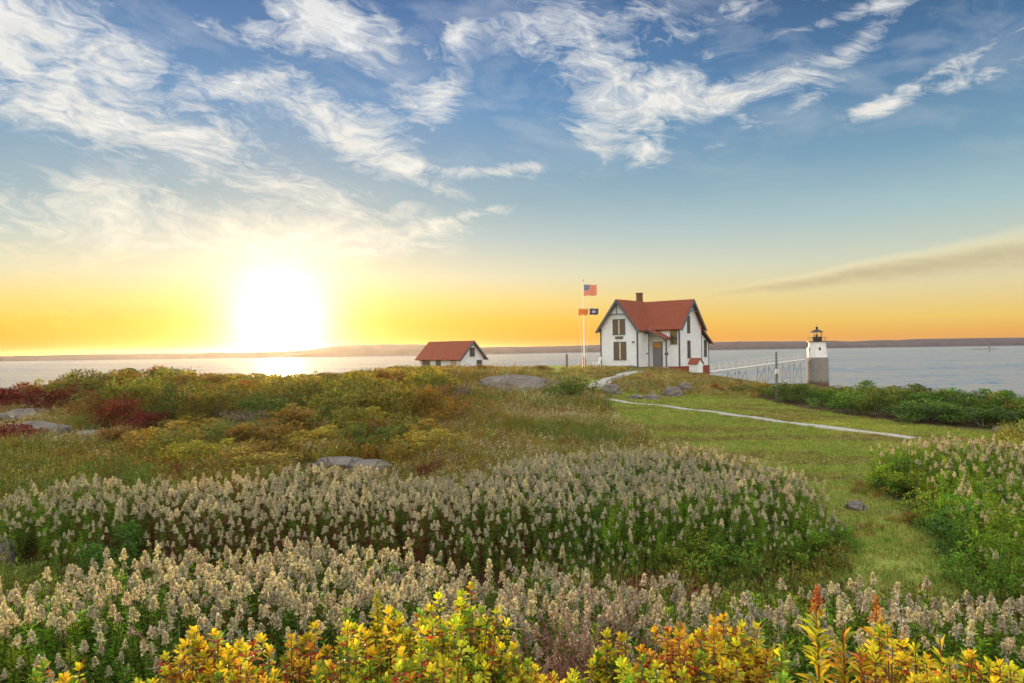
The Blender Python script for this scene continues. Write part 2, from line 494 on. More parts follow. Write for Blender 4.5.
lm[(_p > 590) & (_p < 760) & (co[:, 1] > np.interp(_p, [590, 640, 700, 760], [56, 45.5, 43.5, 43]) + 1.2 * np.sin(co[:, 0] * 1.1)) & (co[:, 1] > 20)] *= .25
at_ = me.attributes.new('Lawn', 'FLOAT', 'POINT')
at_.data.foreach_set('value', lm)
tag(ground, 'grassy island ground between the plants, sloping down to the shore', kind='structure')

def sea_fn(t, p):
    v = objco(t)
    a = t.noise(t.scalev(v, (.5, 1, 1)), .33, 3, .6)
    b = t.noise(t.scalev(v, (.6, 1, 1)), 1.5, 3, .6)
    c = t.noise(t.scalev(v, (.25, 1, 1)), .05, 3, .55)
    h = t.m('ADD', t.m('MULTIPLY', a, 1.0), t.m('ADD', t.m('MULTIPLY', b, .28), t.m('MULTIPLY', c, 3.0)))
    return (.035, .055, .075), (h, 4.5)
sea_mat = material('sea_water', (.06, .115, .20), .20, None, spec=.5)
t_ = NT(sea_mat.node_tree)
v_ = objco(t_)
def slope(sc, st, k):            # wavelets: the surface normal wobbles with small noise
    n = t_.node('ShaderNodeTexNoise')
    t_.put(n.inputs['Vector'], t_.scalev(v_, st))
    n.inputs['Scale'].default_value, n.inputs['Detail'].default_value = sc, 3
    q = t_.node('ShaderNodeVectorMath', operation='MULTIPLY_ADD')
    t_.put(q.inputs[0], n.outputs['Color'])
    q.inputs[1].default_value = (k, k, 0)
    q.inputs[2].default_value = (-k / 2, -k / 2, 0)
    return q.outputs[0]
def vadd(a, b):
    q = t_.node('ShaderNodeVectorMath', operation='ADD')
    t_.put(q.inputs[0], a)
    if isinstance(b, tuple): q.inputs[1].default_value = b
    else: t_.put(q.inputs[1], b)
    return q.outputs[0]
nv = vadd(vadd(slope(.9, (.35, 1, 1), .75), slope(.10, (.4, 1, 1), .35)), vadd(slope(.012, (.3, 1, 1), .15), (0, 0, 1)))
nq = t_.node('ShaderNodeVectorMath', operation='NORMALIZE')
t_.put(nq.inputs[0], nv)
t_.put(t_.n['Principled BSDF'].inputs['Normal'], nq.outputs[0])
t_.n['Principled BSDF'].inputs['IOR'].default_value = 1.33
b = MB()
b.add([(-4200, -4200, 0), (4200, -4200, 0), (4200, 4200, 0), (-4200, 4200, 0)], [(0, 1, 2, 3)])
tag(b.build('sea', sea_mat), 'grey blue sea with small ripples behind the island', kind='structure')

# far shore: wooded ridges with depth, from near on the left to far on the right
def hills():
    pxs = np.linspace(-700, 1720, 260)
    drop = np.interp(pxs, [-700, 0, 280, 400, 570, 715, 890, 1024, 1700], [5.2, 4.6, 4.6, 4.4, 3.6, 2.9, 2.5, 2.5, 2.6])
    dist = EYE * F / drop
    top = np.interp(pxs, [-700, 0, 100, 270, 300, 330, 345, 400, 440, 480, 540, 600, 700, 760, 850, 900, 960, 1024, 1200, 1700],
                    [2, .6, 1, 1.0, 2.0, 5.5, 7.5, 7.6, 6.2, 3.2, 3.0, 4.0, 5.2, 5.6, 4.4, 5.2, 6.5, 7, 6, 5])
    n = np.array([mnoise.fractal(Vector((p * .045, 3.1, 0)), 1, 2, 5) for p in pxs])
    m = np.array([mnoise.fractal(Vector((p * .35, 9.1, 0)), 1, 2, 3) for p in pxs])
    H = np.clip(EYE + (top + n * .7 + m * .3) / F * dist, 3, 33)
    vs, rows = [], [(0, -.2), (.004, .38), (.02, .72), (.05, .93), (.10, 1.0), (.2, .9), (.35, .3), (.4, -.1)]
    for k, (o, hf) in enumerate(rows):
        for i, p in enumerate(pxs):
            d = min(dist[i] * (1 + o * .55), 4050)
            j = mnoise.noise(Vector((p * .2, k * 3.3, 1))) * .10 if 0 < k < 7 and k != 4 else 0
            th = math.atan2(p - 512, F)
            rr = min(d / max(math.cos(th), .35), 4120)
            vs.append((rr * math.sin(th), rr * math.cos(th), max(-1, H[i] * (hf + j))))
    n_ = len(pxs)
    fs = [(k * n_ + i, k * n_ + i + 1, (k + 1) * n_ + i + 1, (k + 1) * n_ + i) for k in range(len(rows) - 1) for i in range(n_ - 1)]
    b = MB()
    b.add(vs, fs)
    mt = material('far_woods_haze_tint', rough=.95, fn=varied((.045, .040, .058), (.105, .088, .105), .03, 8, .7), spec=.05)  # woods coloured bluish purple: distance haze put into the base colour
    tag(b.build('hills', mt, smooth=True), 'low wooded hills on the far shore across the water', kind='structure')
hills()

# ------------------------------------------------------------------ paths
concrete = material('worn_concrete', rough=.9, fn=varied((.27, .245, .20), (.43, .40, .35), 3.5, 6, .65, bump=.02))
PATHS = []
def path_strip(pts, w, label, thick=.07):
    PATHS.append((np.array(pts), w))
    P = [Vector((x, y, 0)) for x, y in pts]
    # resample
    Q = []
    for a, b_ in zip(P, P[1:]):
        n = max(2, int((b_ - a).length / .6))
        Q += [a.lerp(b_, i / n) for i in range(n)]
    Q.append(P[-1])
    b = MB()
    vs = []
    for i, q in enumerate(Q):
        t = (Q[min(i + 1, len(Q) - 1)] - Q[max(i - 1, 0)]).normalized()
        nrm = Vector((-t.y, t.x, 0))
        ww = w * (1 + .10 * math.sin(i * 1.9) + .07 * math.sin(i * .7 + 1))
        for s, dz in ((-1, -.15), (-1, thick), (1, thick), (1, -.15)):
            r = q + nrm * s * ww / 2
            vs.append((r.x, r.y, g1(r.x, r.y) + dz))
    fs = []
    for i in range(len(Q) - 1):
        for k in range(3):
            fs.append((i * 4 + k, i * 4 + k + 1, i * 4 + k + 5, i * 4 + k + 4))
    b.add(vs, fs)
    return tag(b.build('path', concrete), label, kind='structure')
def gpt(px, py):
    d = ground_px(px, py)
    return (xat(px, d), d)
path_strip([gpt(*q) for q in [(592, 394), (604, 398.5), (619, 401.5), (662, 406), (700, 411), (760, 419), (827, 428), (866, 433), (912, 439)]], .58,
           'narrow pale concrete path crossing the lawn', .03)
path_strip([gpt(*q) for q in [(585, 388.5), (596, 385.3), (606, 381.5), (615, 377.5), (624, 374.2), (639, 371.8)]], 1.2,
           'grey path climbing the mound to the white house', .05)

# ------------------------------------------------------------------ rock
def rock_fn(t, p):
    v = objco(t)
    n, m = t.noise(v, 1.3, 8, .65), t.noise(v, 9, 4, .7)
    c = t.mix(t.mapr(n, .3, .7), (.115, .095, .08), (.25, .21, .18))
    c = t.mix(t.mapr(t.noise(v, 2.7, 5, .6), .55, .68), c, (.20, .17, .08))
    c = t.mix(t.mapr(m, .58, .72), c, (.08, .075, .07))
    vo = t.node('ShaderNodeTexVoronoi', feature='DISTANCE_TO_EDGE')
    t.put(vo.inputs['Vector'], t.scalev(t.mix(.12, v, t.noise(v, 2, 3, .5, 0, 1)), (1, 1, 2.2)))
    vo.inputs['Scale'].default_value = 1.7
    crack = t.mapr(vo.outputs['Distance'], .0, .022)
    c = t.mix(crack, (.11, .095, .08), c)
    n = t.m('ADD', n, t.m('MULTIPLY', crack, .35))
    return c, (t.m('ADD', n, t.m('MULTIPLY', m, .25)), .18)
rock_mat = material('lichened_granite', rough=.9, fn=rock_fn, spec=.2)
def boulder(px, py_or_d, size, label, seed, rz=0, bury=.35, group=None, bypx=True, name='boulder'):
    d = ground_px(px, py_or_d) if bypx else py_or_d
    bm = bmesh.new()
    bmesh.ops.create_icosphere(bm, subdivisions=5, radius=1)
    for v in bm.verts:
        q = v.co * 1.15 + Vector((seed * 7.3, seed * 1.7, 0))
        k = 1 + .20 * mnoise.fractal(q, 1, 2.1, 6) + .10 * mnoise.noise(q * 1.9) - .12 * abs(mnoise.noise(q * 1.1 + Vector((3, 3, 3))))
        v.co *= k
    me = bpy.data.meshes.new(name)
    for v in bm.verts: v.co = Vector((v.co.x * size[0] / 2, v.co.y * size[1] / 2, (v.co.z + 1 - 2 * bury) * size[2] / 2))
    bm.to_mesh(me)
    bm.free()
    me.polygons.foreach_set('use_smooth', np.ones(len(me.polygons), bool))
    me.materials.append(rock_mat)
    o = bpy.data.objects.new(name, me)
    x = xat(px, d)
    o.location = (x, d, g1(x, d) - .05)
    o.rotation_euler = (0, 0, rz)
    COL.objects.link(o)
    return tag(o, label, 'boulder', group)
boulder(511, 42.0, (4.4, 5.0, 1.5), 'big smooth grey rock hump on the mound right of the boathouse', 1, .2, .40, bypx=False)
boulder(545, 44, (2.6, 2.6, .9), 'low grey ledge beside the right foot of the rock hump', 8, .5, .4, bypx=False)
boulder(610, 394, (1.5, 1.6, 1.0), 'pale slanted rock slab below the grey path to the house', 2, .4, .3)
boulder(651, 399, (1.0, 1.2, .62), 'flat grey rock at the foot of the mound under the porch', 3, 0, .4)
boulder(672, 396, (1.3, 1.4, 1.0), 'middle one of the grey rocks along the foot of the mound', 4, .3, .35)
boulder(684, 391, (.9, 1.0, .9), 'pinkish upright rock highest on the mound below the small shed', 5, .6, .3)
boulder(635, 399, (.9, 1.0, .5), 'small grey rock at the mound foot beside the slanted slab', 15, .6, .35)
boulder(32, 33, (3.0, 2.0, .9), 'low pale rock ledge half hidden by red shrubs on the far left', 6, .1, .3, bypx=False)
boulder(38, 26, (2.1, 1.6, 1.0), 'bright pale boulder with a split face among herbs on the left', 7, .3, .3, bypx=False)
boulder(92, 26.3, (1.3, 1.0, .5), 'small pale stone right of the bright split boulder', 9, 0, .35, bypx=False)
boulder(338, 19.2, (1.5, 1.2, .38), 'flat pale rock slab above the cream goldenrod field', 10, .2, .3, bypx=False)
boulder(368, 18.6, (1.3, .8, .42), 'thin low stone beside the flat pale slab', 11, -.2, .3, bypx=False)
boulder(853, 13.6, (.42, .36, .30), 'small brownish stone on the grass gap', 12, .2, .3, bypx=False)
boulder(-3, 10.6, (.5, .5, .75), 'grey rock at the left edge behind the first goldenrods', 13, .2, .25, bypx=False)
boulder(999, 25.2, (.6, .6, .32), 'grey stone at the foot of the shoreline thicket', 14, .2, .3, bypx=False)

# ------------------------------------------------------------------ keeper's house
white = material('white_boards', (.80, .80, .81), .55, lambda t, p: ((lambda v, n: (t.mix(t.mapr(n, .35, .7), (.78, .79, .82), (.66, .66, .68)),
        (t.m('ADD', t.mapr(t.m('ABSOLUTE', t.m('SUBTRACT', t.m('FRACT', t.m('MULTIPLY', t.m('ADD', v[0], v[1]), 2.8)), .5)), .40, .46), t.m('MULTIPLY', n, .3)), .02)))(
        (lambda s: (t.put(s.inputs[0], objco(t)), s.outputs)[1])(t.node('ShaderNodeSeparateXYZ')), t.noise(objco(t), 2.2, 6, .7))))
slate = material('slate_blue_trim', (.085, .095, .115), .5)
def shingle_fn(c0, c1):
    def fn(t, p):
        v = objco(t)
        br = t.node('ShaderNodeTexBrick')
        s = t.node('ShaderNodeSeparateXYZ')
        t.put(s.inputs[0], v)
        t.put(br.inputs['Vector'], t.vec(t.m('ADD', s.outputs[0], t.m('MULTIPLY', s.outputs[1], .8)), t.m('MULTIPLY', s.outputs[2], 1.25), 0))
        br.inputs['Scale'].default_value, br.inputs['Mortar Size'].default_value = 3.2, .03
        br.inputs['Color1'].default_value, br.inputs['Color2'].default_value = (*c0, 1), (*c1, 1)
        br.inputs['Mortar'].default_value = (c0[0] * .5, c0[1] * .5, c0[2] * .5, 1)
        n = t.noise(v, .9, 6, .65)
        c = t.mix(t.mapr(n, .42, .72, 0, .55), br.outputs[0], (.23, .10, .055))
        return c, (br.outputs[1], -.02)
    return fn
red_roof = material('red_roof_shingles', rough=.8, fn=shingle_fn((.27, .058, .032), (.38, .098, .052)), spec=.2)
brick = material('red_brick', rough=.85, fn=shingle_fn((.34, .07, .05), (.42, .11, .075)), spec=.2)
brown_brick = material('brown_brick', rough=.85, fn=shingle_fn((.20, .10, .055), (.28, .15, .08)), spec=.2)
glass = material('window_glass', (.055, .045, .035), .07, spec=.7)
shutter = material('brown_shutter', (.115, .088, .062), .6)
curtain = material('cream_curtain', (.62, .50, .36), .8)
grey_door = material('grey_door', (.17, .17, .19), .45)
iron = material('dark_iron', (.035, .03, .03), .45, metallic=.4)
whitepaint = material('white_paint', (.80, .79, .77), .5)

HRZ = R(-40)
hx = 85.0
house = empty('keepers_house', (xat(601, hx), hx, 7.80), HRZ)
tag(house, 'white wooden keeper\'s house with steep red cross gabled roof on the mound', 'house')
RW, RM, PL = 7.95, 7.86, 4.70       # wing ridge, main ridge, wall plate
YR, YF, YB, XR, XW = 5.85, 2.9, 8.8, 8.9, 5.0
b = MB()
b.prism([(0, 0, 0), (XW, 0, 0), (XW, 0, PL), (XW / 2, 0, RW - .18), (0, 0, PL)], (0, YR, 0))
b.prism([(.06, YF, 0), (.06, YB, 0), (.06, YB, PL), (.06, YR, RM - .18), (.06, YF, PL)], (XR - .06, 0, 0))
b.prism([(5.0, YB - .1, -.02), (5.0, 11.0, -.02), (5.0, 11.0, 2.75), (5.0, YB - .1, 4.1)], (XR - .10 - 5.0, 0, 0))         # lean-to behind
b.box((XW - .05, 1.95, 0), (5.42, YF + .1, 3.9))                                                   # porch cheek
b.build('wall', white, house)
# roof
def slab(b, a0, a1, b0, b1, th):     # eave pair, ridge pair
    a0, a1, b0, b1 = map(Vector, (a0, a1, b0, b1))
    n = (a1 - a0).cross(b0 - a0).normalized()
    if n.z < 0: n = -n
    vs = [a0, a1, b1, b0]
    b.prism(vs, n * th)
b = MB()
sw = (RW - PL) / (XW / 2)
ov = .42
zt = PL - sw * ov
slab(b, (-ov, -.45, zt), (-ov, YR, zt), (XW / 2, -.45, RW), (XW / 2, YR, RW), .14)
slab(b, (XW + ov, -.452, zt), (XW + ov, YR, zt), (XW / 2, -.452, RW + .002), (XW / 2, YR, RW + .002), .14)
sm = (RM - PL) / (YR - YF)
zm = PL - sm * ov
slab(b, (-.4, YF - ov, zm), (XR + .5, YF - ov, zm), (-.4, YR, RM), (XR + .5, YR, RM), .14)
slab(b, (-.402, YB + ov, zm), (XR + .502, YB + ov, zm), (-.402, YR, RM + .003), (XR + .502, YR, RM + .003), .14)
slab(b, (4.9, 11.45, 2.62), (XR + .35, 11.45, 2.62), (4.9, YB - .05, 4.28), (XR + .35, YB - .05, 4.28), .12)  # lean-to
slab(b, (7.85, 1.35, 3.22), (7.85, YF + .02, 3.22), (XW - .02, 1.35, 4.62), (XW - .02, YF + .02, 4.62), .12)  # porch
roof = b.build('roof', red_roof, house)
# bargeboards, corner boards, gable trusses
b = MB()
for x0, x1 in ((-ov, XW / 2), (XW + ov, XW / 2)):
    b.bar((x0, -.47, zt - .06), (x1, -.47, RW - .06), .05, .30)
for y0 in (YF - ov, YB + ov):
    b.bar((XR + .53, y0, zm - .06), (XR + .53, YR, RM - .06), .05, .30)
b.bar((XR + .37, 11.45, 2.56), (XR + .37, YB, 4.2), .05, .2)
b.bar((1.25, -.40, 6.25), (3.75, -.40, 6.25), .08, .13)
b.bar((2.5, -.401, 6.25), (2.5, -.401, 7.7), .10, .10)
b.bar((XR + .46, YR - 1.1, 6.55), (XR + .46, YR + 1.1, 6.55), .08, .12)
b.bar((XR + .461, YR, 6.55), (XR + .461, YR, 7.8), .1, .1)
for x, y in ((0, 0), (XW, 0)): b.box((x - .10, y - .04, 0), (x + .10, y + .06, PL - .1))
b.box((XR - .12, YF - .04, 0), (XR + .04, YF + .12, PL - .1))
b.box((XR - .05, YB - .07, 0), (XR + .035, YB + .06, 4.2))
b.box((XR - .18, 10.9, 0), (XR - .06, 11.04, 2.7))
b.box((.06, -.03, -.06), (XW - .06, .03, .10))
b.box((XW + .36, 1.91, 0), (XW + .46, 2.0, 4.0))
b.bar((5.0, 1.34, 4.56), (7.85, 1.34, 3.17), .05, .18)
b.build('trim', slate, house)
b = MB()
b.box((.05, .06, -1.6), (5.3, YF, -.004))
b.box((5.3, 2.0, -1.7), (XR + .03, YF + .2, -.004))
b.box((.2, YF + .2, -1.8), (XR + .03, 10.95, -.03))
b.build('foundation', brick, house)
b = MB()
b.box((1.95, 5.2, 7.0), (2.55, 5.8, 9.0))
b.box((1.90, 5.15, 9.0), (2.60, 5.85, 9.12))
b.build('chimney', brown_brick, roof)
def window(face, c, z0, w, h, mats=(slate, glass), parent=house, split=True, shut=False, lab=None):
    """face 'y': on a wall facing -y at y=c[1]; 'x': on a wall facing +x at x=c[0]"""
    fr, pn = MB(), MB()
    def bx(B, u0, u1, a0, a1, d0, d1):
        if face == 'y': B.box((c[0] + u0, c[1] - d1, z0 + a0), (c[0] + u1, c[1] - d0, z0 + a1))
        else: B.box((c[0] + d0, c[1] + u0, z0 + a0), (c[0] + d1, c[1] + u1, z0 + a1))
    f = .09
    bx(fr, -w / 2 - f, -w / 2, -.06, h + f, -.03, .05)
    bx(fr, w / 2, w / 2 + f, -.06, h + f, -.03, .05)
    bx(fr, -w / 2, w / 2, h, h + f, -.03, .052)
    bx(fr, -w / 2 - f * 1.4, w / 2 + f * 1.4, -f - .06, -.06, -.03, .09)
    bx(fr, -w / 2, w / 2, h * .5 - .025, h * .5 + .025, .006, .035)
    if split: bx(fr, -.03, .03, -.06, h, .006, .04)
    bx(pn, -w / 2, w / 2, -.06, h, -.03, .012)
    o = fr.build('window', mats[0], parent)
    pn.build('pane', mats[1], o)
    if shut:
        for u in (-w / 2 + .01, .055 + w * .04):
            s_ = MB()
            ww = w / 2 - .07 - w * .04
            bx(s_, u, u + ww, -.05, h - .01, .014, .034)
            for k in range(9): bx(s_, u + .05, u + ww - .05, .05 + k * h / 9.6, .05 + (k + .55) * h / 9.6, .034, .046)
            s_.build('shutter', shutter, o)
        s_ = MB()
        bx(s_, -.045 - w * .03, .045 + w * .03, -.05, h - .02, .0125, .02)
        s_.build('curtain', curtain, o)
    return o
window('y', (2.55, 0), 3.95, 1.55, 1.65, (slate, glass), split=False, shut=True)
window('y', (2.65, 0), .95, 1.55, 1.95, (slate, glass), split=False, shut=True)
window('y', (8.2, YF), 2.72, .72, 1.45)
window('x', (XR, 5.3), 4.05, .62, 1.85)
window('x', (XR, 5.3), 1.05, .62, 1.9)
window('x', (XR - .10, 10.05), 1.15, .60, 1.85)
b = MB()
b.box((2.05, -.10, 3.33), (3.1, .03, 3.62))
b.build('vent_box', shutter, house)
b = MB()
b.box((4.35, -.14, 2.86), (4.62, .03, 3.0))
b.build('outdoor_lamp', iron, house)
# porch
b = MB()
b.box((5.0, 1.75, -.28), (8.0, YF, -.02))
b.box((5.3, 1.35, -.45), (7.2, 1.75, -.2))
b.build('porch_step', concrete, house)
for x in (7.68,):
    b = MB()
    b.box((x - .07, 1.9, -.02), (x + .07, 2.04, 3.24))
    b.bar((x - .01, 1.97, 2.85), (x - .55, 1.97, 3.45), .08)
    b.build('porch_post', slate, house)
b = MB()
b.box((5.50, YF - .055, 0), (6.72, YF - .004, 2.92))
o = b.build('door_frame', slate, house)
b = MB()
b.box((5.62, YF - .085, .02), (6.58, YF - .056, 2.12))
for z0, z1 in ((.2, .85), (1.0, 1.4)):
    for x0, x1 in ((5.72, 6.05), (6.15, 6.48)): b.box((x0, YF - .097, z0), (x1, YF - .086, z1))
dr = b.build('door', grey_door, o)
b = MB()
b.lathe([(.035, 0), (.045, .03), (.02, .06)], 10)
for i, v in enumerate(b.v): b.v[i] = (6.5 + v[0], YF - .087 - v[2], 1.05 + v[1])
b.build('handle', iron, dr)
b = MB()
b.box((5.62, YF - .083, 2.2), (6.58, YF - .057, 2.82))
b.build('transom', material('glass_warm_reflection', (.45, .24, .07), .12), o)  # yellowish reflected light put into the glass colour
b = MB()
b.box((7.05, YF - .12, 1.35), (7.45, YF - .01, 1.62))
b.build('mailbox', iron, house)
b = MB()
b.box((5.15, 1.86, 1.45), (5.3, 1.946, 1.62))
b.build('meter_box', slate, house)

# ------------------------------------------------------------------ small shed by the foundation
sp = at(695.5, 375.0, 76)
sz = g1(sp.x, sp.y)
shed = tag(empty('small_shed', (sp.x, sp.y, sz + .12), R(-52)), 'tiny white shed with red gable roof beside the brick foundation', 'shed')
shed.scale = (.76, .76, 1.05)
b = MB()
b.prism([(-.72, -.62, 0), (-.72, .62, 0), (-.72, .62, .95), (-.72, 0, 1.42), (-.72, -.62, .95)], (1.44, 0, 0))
b.build('wall', white, shed)
b = MB()
slab(b, (-.86, -.78, .86), (.86, -.78, .86), (-.86, 0, 1.47), (.86, 0, 1.47), .06)
slab(b, (-.862, .78, .86), (.862, .78, .86), (-.862, 0, 1.472), (.862, 0, 1.472), .06)
b.build('roof', red_roof, shed)
b = MB()
b.box((.715, -.3, .03), (.745, .3, .92))
dr = b.build('door', whitepaint, shed)
b = MB()
b.box((.746, .18, .45), (.775, .23, .55))
b.build('handle', iron, dr)

# ------------------------------------------------------------------ boathouse
bd = 104.0
bp = at(472, 367, bd)
boat = tag(empty('boathouse', (bp.x, bp.y, bp.z - .3), R(-40)), 'low white outbuilding with red gable roof behind the shrubs left of the flagpole', 'boathouse')
LB, WB = 8.8, 5.0
b = MB()
b.prism([(0, -WB / 2, -1), (0, WB / 2, -1), (0, WB / 2, 1.75), (0, 0, 4.1), (0, -WB / 2, 1.75)], (-LB, 0, 0))
b.build('wall', white, boat)
b = MB()
slab(b, (.45, -WB / 2 - .55, 1.33), (-LB - .4, -WB / 2 - .55, 1.33), (.45, 0, 4.13), (-LB - .4, 0, 4.13), .13)
slab(b, (.452, WB / 2 + .55, 1.33), (-LB - .402, WB / 2 + .55, 1.33), (.452, 0, 4.133), (-LB - .402, 0, 4.133), .13)
b.build('roof', red_roof, boat)
b = MB()
for s in (-1, 1): b.bar((.48, s * (WB / 2 + .55), 1.28), (.48, 0, 4.06), .05, .24)
b.build('trim', slate, boat)
window('x', (0, 0), 2.0, .9, 1.1, parent=boat)
window('x', (0, 1.5), .05, .95, 1.2, parent=boat)
window('y', (-4.6, -WB / 2), .35, .9, 1.1, parent=boat)
window('y', (-1.4, -WB / 2), .35, .9, 1.1, (slate, curtain), parent=boat)
b = MB()
b.box((-8.2, -WB / 2 - .05, -.8), (-6.4, -WB / 2 - .004, 1.35))
b.build('door', shutter, boat)

# ------------------------------------------------------------------ flagpole and flags
fd = 82.0
fp = at(584, 370, fd)
fz = g1(fp.x, fp.y)
def ptop(py): return at(584, py, fd).z - fz
pole = tag(empty('flagpole', (fp.x, fp.y, fz)), 'tall white flagpole with a short yard beside the house', 'flagpole')
H = ptop(281)
b = MB()
b.lathe([(.085, 0), (.08, 2), (.045, H)], 12)
b.build('pole', whitepaint, pole)
b = MB()
b.lathe([(.0, H - .02), (.08, H + .03), (.10, H + .10), (.07, H + .17), (.0, H + .2)], 12)
b.build('finial', material('gilt', (.6, .42, .12), .35, metallic=.8), pole)
b = MB()
yz = ptop(307)
b.bar((-.78, 0, yz), (.80, 0, yz), .06)
b.build('yard', whitepaint, pole)
red_base = material('rust_red_paint', (.38, .10, .07), .6)
b = MB()
b.box((-.19, -.14, -.2), (-.09, .14, 1.35))
b.box((.09, -.14, -.2), (.19, .14, 1.35))
b.bar((-.9, 0, 0), (-.19, 0, .75), .06)
b.build('support', red_base, pole)
b = MB()
for x in (-.75, .75): b.tube((x, -.01, yz), (x * .25, -.08, 1.1), .012, n=5)
b.build('halyard', whitepaint, pole)
def flag(px0, px1, py0, py1, matl, label, amp=.10, tail=0.0):
    a, c = at(px0, py0, fd - .02), at(px1, py1, fd - .02)
    w, h = c.x - a.x, a.z - c.z
    n, m = 26, 12
    b = MB()
    vs, uv = [], []
    for j in range(m + 1):
        for i in range(n + 1):
            u, v = i / n, j / m
            y = amp * math.sin(u * 8.5 + v * 1.2) * (u ** .6)
            vs.append((u * w * .96 + .02 * math.sin(v * 5), y, -v * h * (1 - .06 * u) - tail * u * u + .05 * math.sin(u * 7) * u))
            uv.append((u, v))
    fs = [(j * (n + 1) + i, j * (n + 1) + i + 1, (j + 1) * (n + 1) + i + 1, (j + 1) * (n + 1) + i) for j in range(m) for i in range(n)]
    b.add(vs, fs)
    b.c = [(u, v, 0) for u, v in uv]
    o = b.build('flag', matl, smooth=True)
    o.location = (a.x, a.y, a.z)
    s = o.modifiers.new('cloth', 'SOLIDIFY')
    s.thickness = .006
    return tag(o, label, 'flag')
def uvs(t):
    a = t.node('ShaderNodeAttribute', attribute_name='Col').outputs['Color']
    s = t.node('ShaderNodeSeparateColor')
    t.put(s.inputs[0], a)
    return s.outputs[0], s.outputs[1]
def stars_fn(t, p):
    u, v = uvs(t)
    st = t.m('LESS_THAN', t.m('FRACT', t.m('MULTIPLY', v, 6.5)), .5)
    c = t.mix(st, (.80, .42, .30), (.72, .09, .03))  # both stripe colours shifted to orange, imitating backlight through the cloth
    can = t.m('MULTIPLY', t.m('LESS_THAN', u, .42), t.m('LESS_THAN', v, .54))
    fu, fv = t.m('SUBTRACT', t.m('FRACT', t.m('MULTIPLY', u, 14)), .5), t.m('SUBTRACT', t.m('FRACT', t.m('MULTIPLY', v, 9.2)), .5)
    dot = t.m('LESS_THAN', t.m('ADD', t.m('MULTIPLY', fu, fu), t.m('MULTIPLY', fv, fv)), .06)
    return t.mix(can, c, t.mix(dot, (.05, .055, .16), (.7, .7, .7)))
def blue_fn(t, p):
    u, v = uvs(t)
    a, b_ = t.m('SUBTRACT', u, .5), t.m('SUBTRACT', v, .5)
    r = t.m('ADD', t.m('MULTIPLY', a, t.m('MULTIPLY', a, 9)), t.m('MULTIPLY', b_, t.m('MULTIPLY', b_, 8)))
    n = t.noise(t.vec(u, v, 0), 14, 3)
    shield = t.m('LESS_THAN', t.m('ADD', r, t.m('MULTIPLY', n, .5)), .68)
    return t.mix(shield, (.045, .05, .13), t.mix(t.mapr(n, .45, .6), (.55, .5, .45), (.16, .2, .2)))
def orange_fn(t, p):
    u, v = uvs(t)
    e = t.m('LESS_THAN', t.m('ABSOLUTE', t.m('SUBTRACT', v, .5)), .28)
    return t.mix(e, (.70, .30, .05), (.72, .16, .04))
flag(584.6, 598.2, 284.6, 295.5, material('stars_and_stripes', rough=.8, fn=stars_fn), 'red white and blue striped flag flying at the top of the flagpole', .14, .05)
flag(578.9, 589.0, 308.6, 315.4, material('orange_cloth', rough=.8, fn=orange_fn), 'orange flag hanging under the left half of the flagpole yard', .08)
flag(589.8, 599.2, 308.5, 314.8, material('navy_cloth', rough=.8, fn=blue_fn), 'dark blue flag with pale emblem under the right half of the yard', .08)

# ------------------------------------------------------------------ weathered post, chair
wood = material('weathered_wood', rough=.85, fn=varied((.10, .085, .07), (.22, .19, .16), 3, 6, .6, (6, 6, .6), .02))
pp = at(566.5, 370, 80)
gz = g1(pp.x, pp.y)
b = MB()
zt_ = at(566.5, 354, 80).z - gz
b.lathe([(.14, -.3), (.135, zt_ * .6), (.125, zt_ - .04), (.09, zt_)], 12)
o = b.build('wooden_post', wood)
o.location = (pp.x, pp.y, gz)
tag(o, 'dark weathered wooden post left of the flagpole', 'post')
cp = at(596.5, 366, 84)
chair = tag(empty('garden_chair', (cp.x, cp.y, g1(cp.x, cp.y)), R(-70)), 'white slatted garden chair at the left corner of the house', 'chair')
b = MB()
for k in range(5): b.box((-.30 + k * .125, -.32 + .0, .36), (-.20 + k * .125, .25, .39))
b.build('seat', whitepaint, chair)
b = MB()
for k in range(5): b.bar((-.25 + k * .125, .22, .34), (-.27 + k * .135, .52, 1.18 + .06 * (2 - abs(k - 2))), .10, .025)
b.bar((-.32, .30, .62), (.32, .30, .62), .03, .08)
b.build('backrest', whitepaint, chair)
for s in (-1, 1):
    b = MB()
    b.box((s * .36 - .05, -.38, .56), (s * .36 + .07, .40, .59))
    b.build('armrest', whitepaint, chair)
    for y in (-.30, .32):
        b = MB()
        b.box((s * .34 - .03, y - .04, 0), (s * .34 + .03, y + .04, .56))
        b.build('leg', whitepaint, chair)

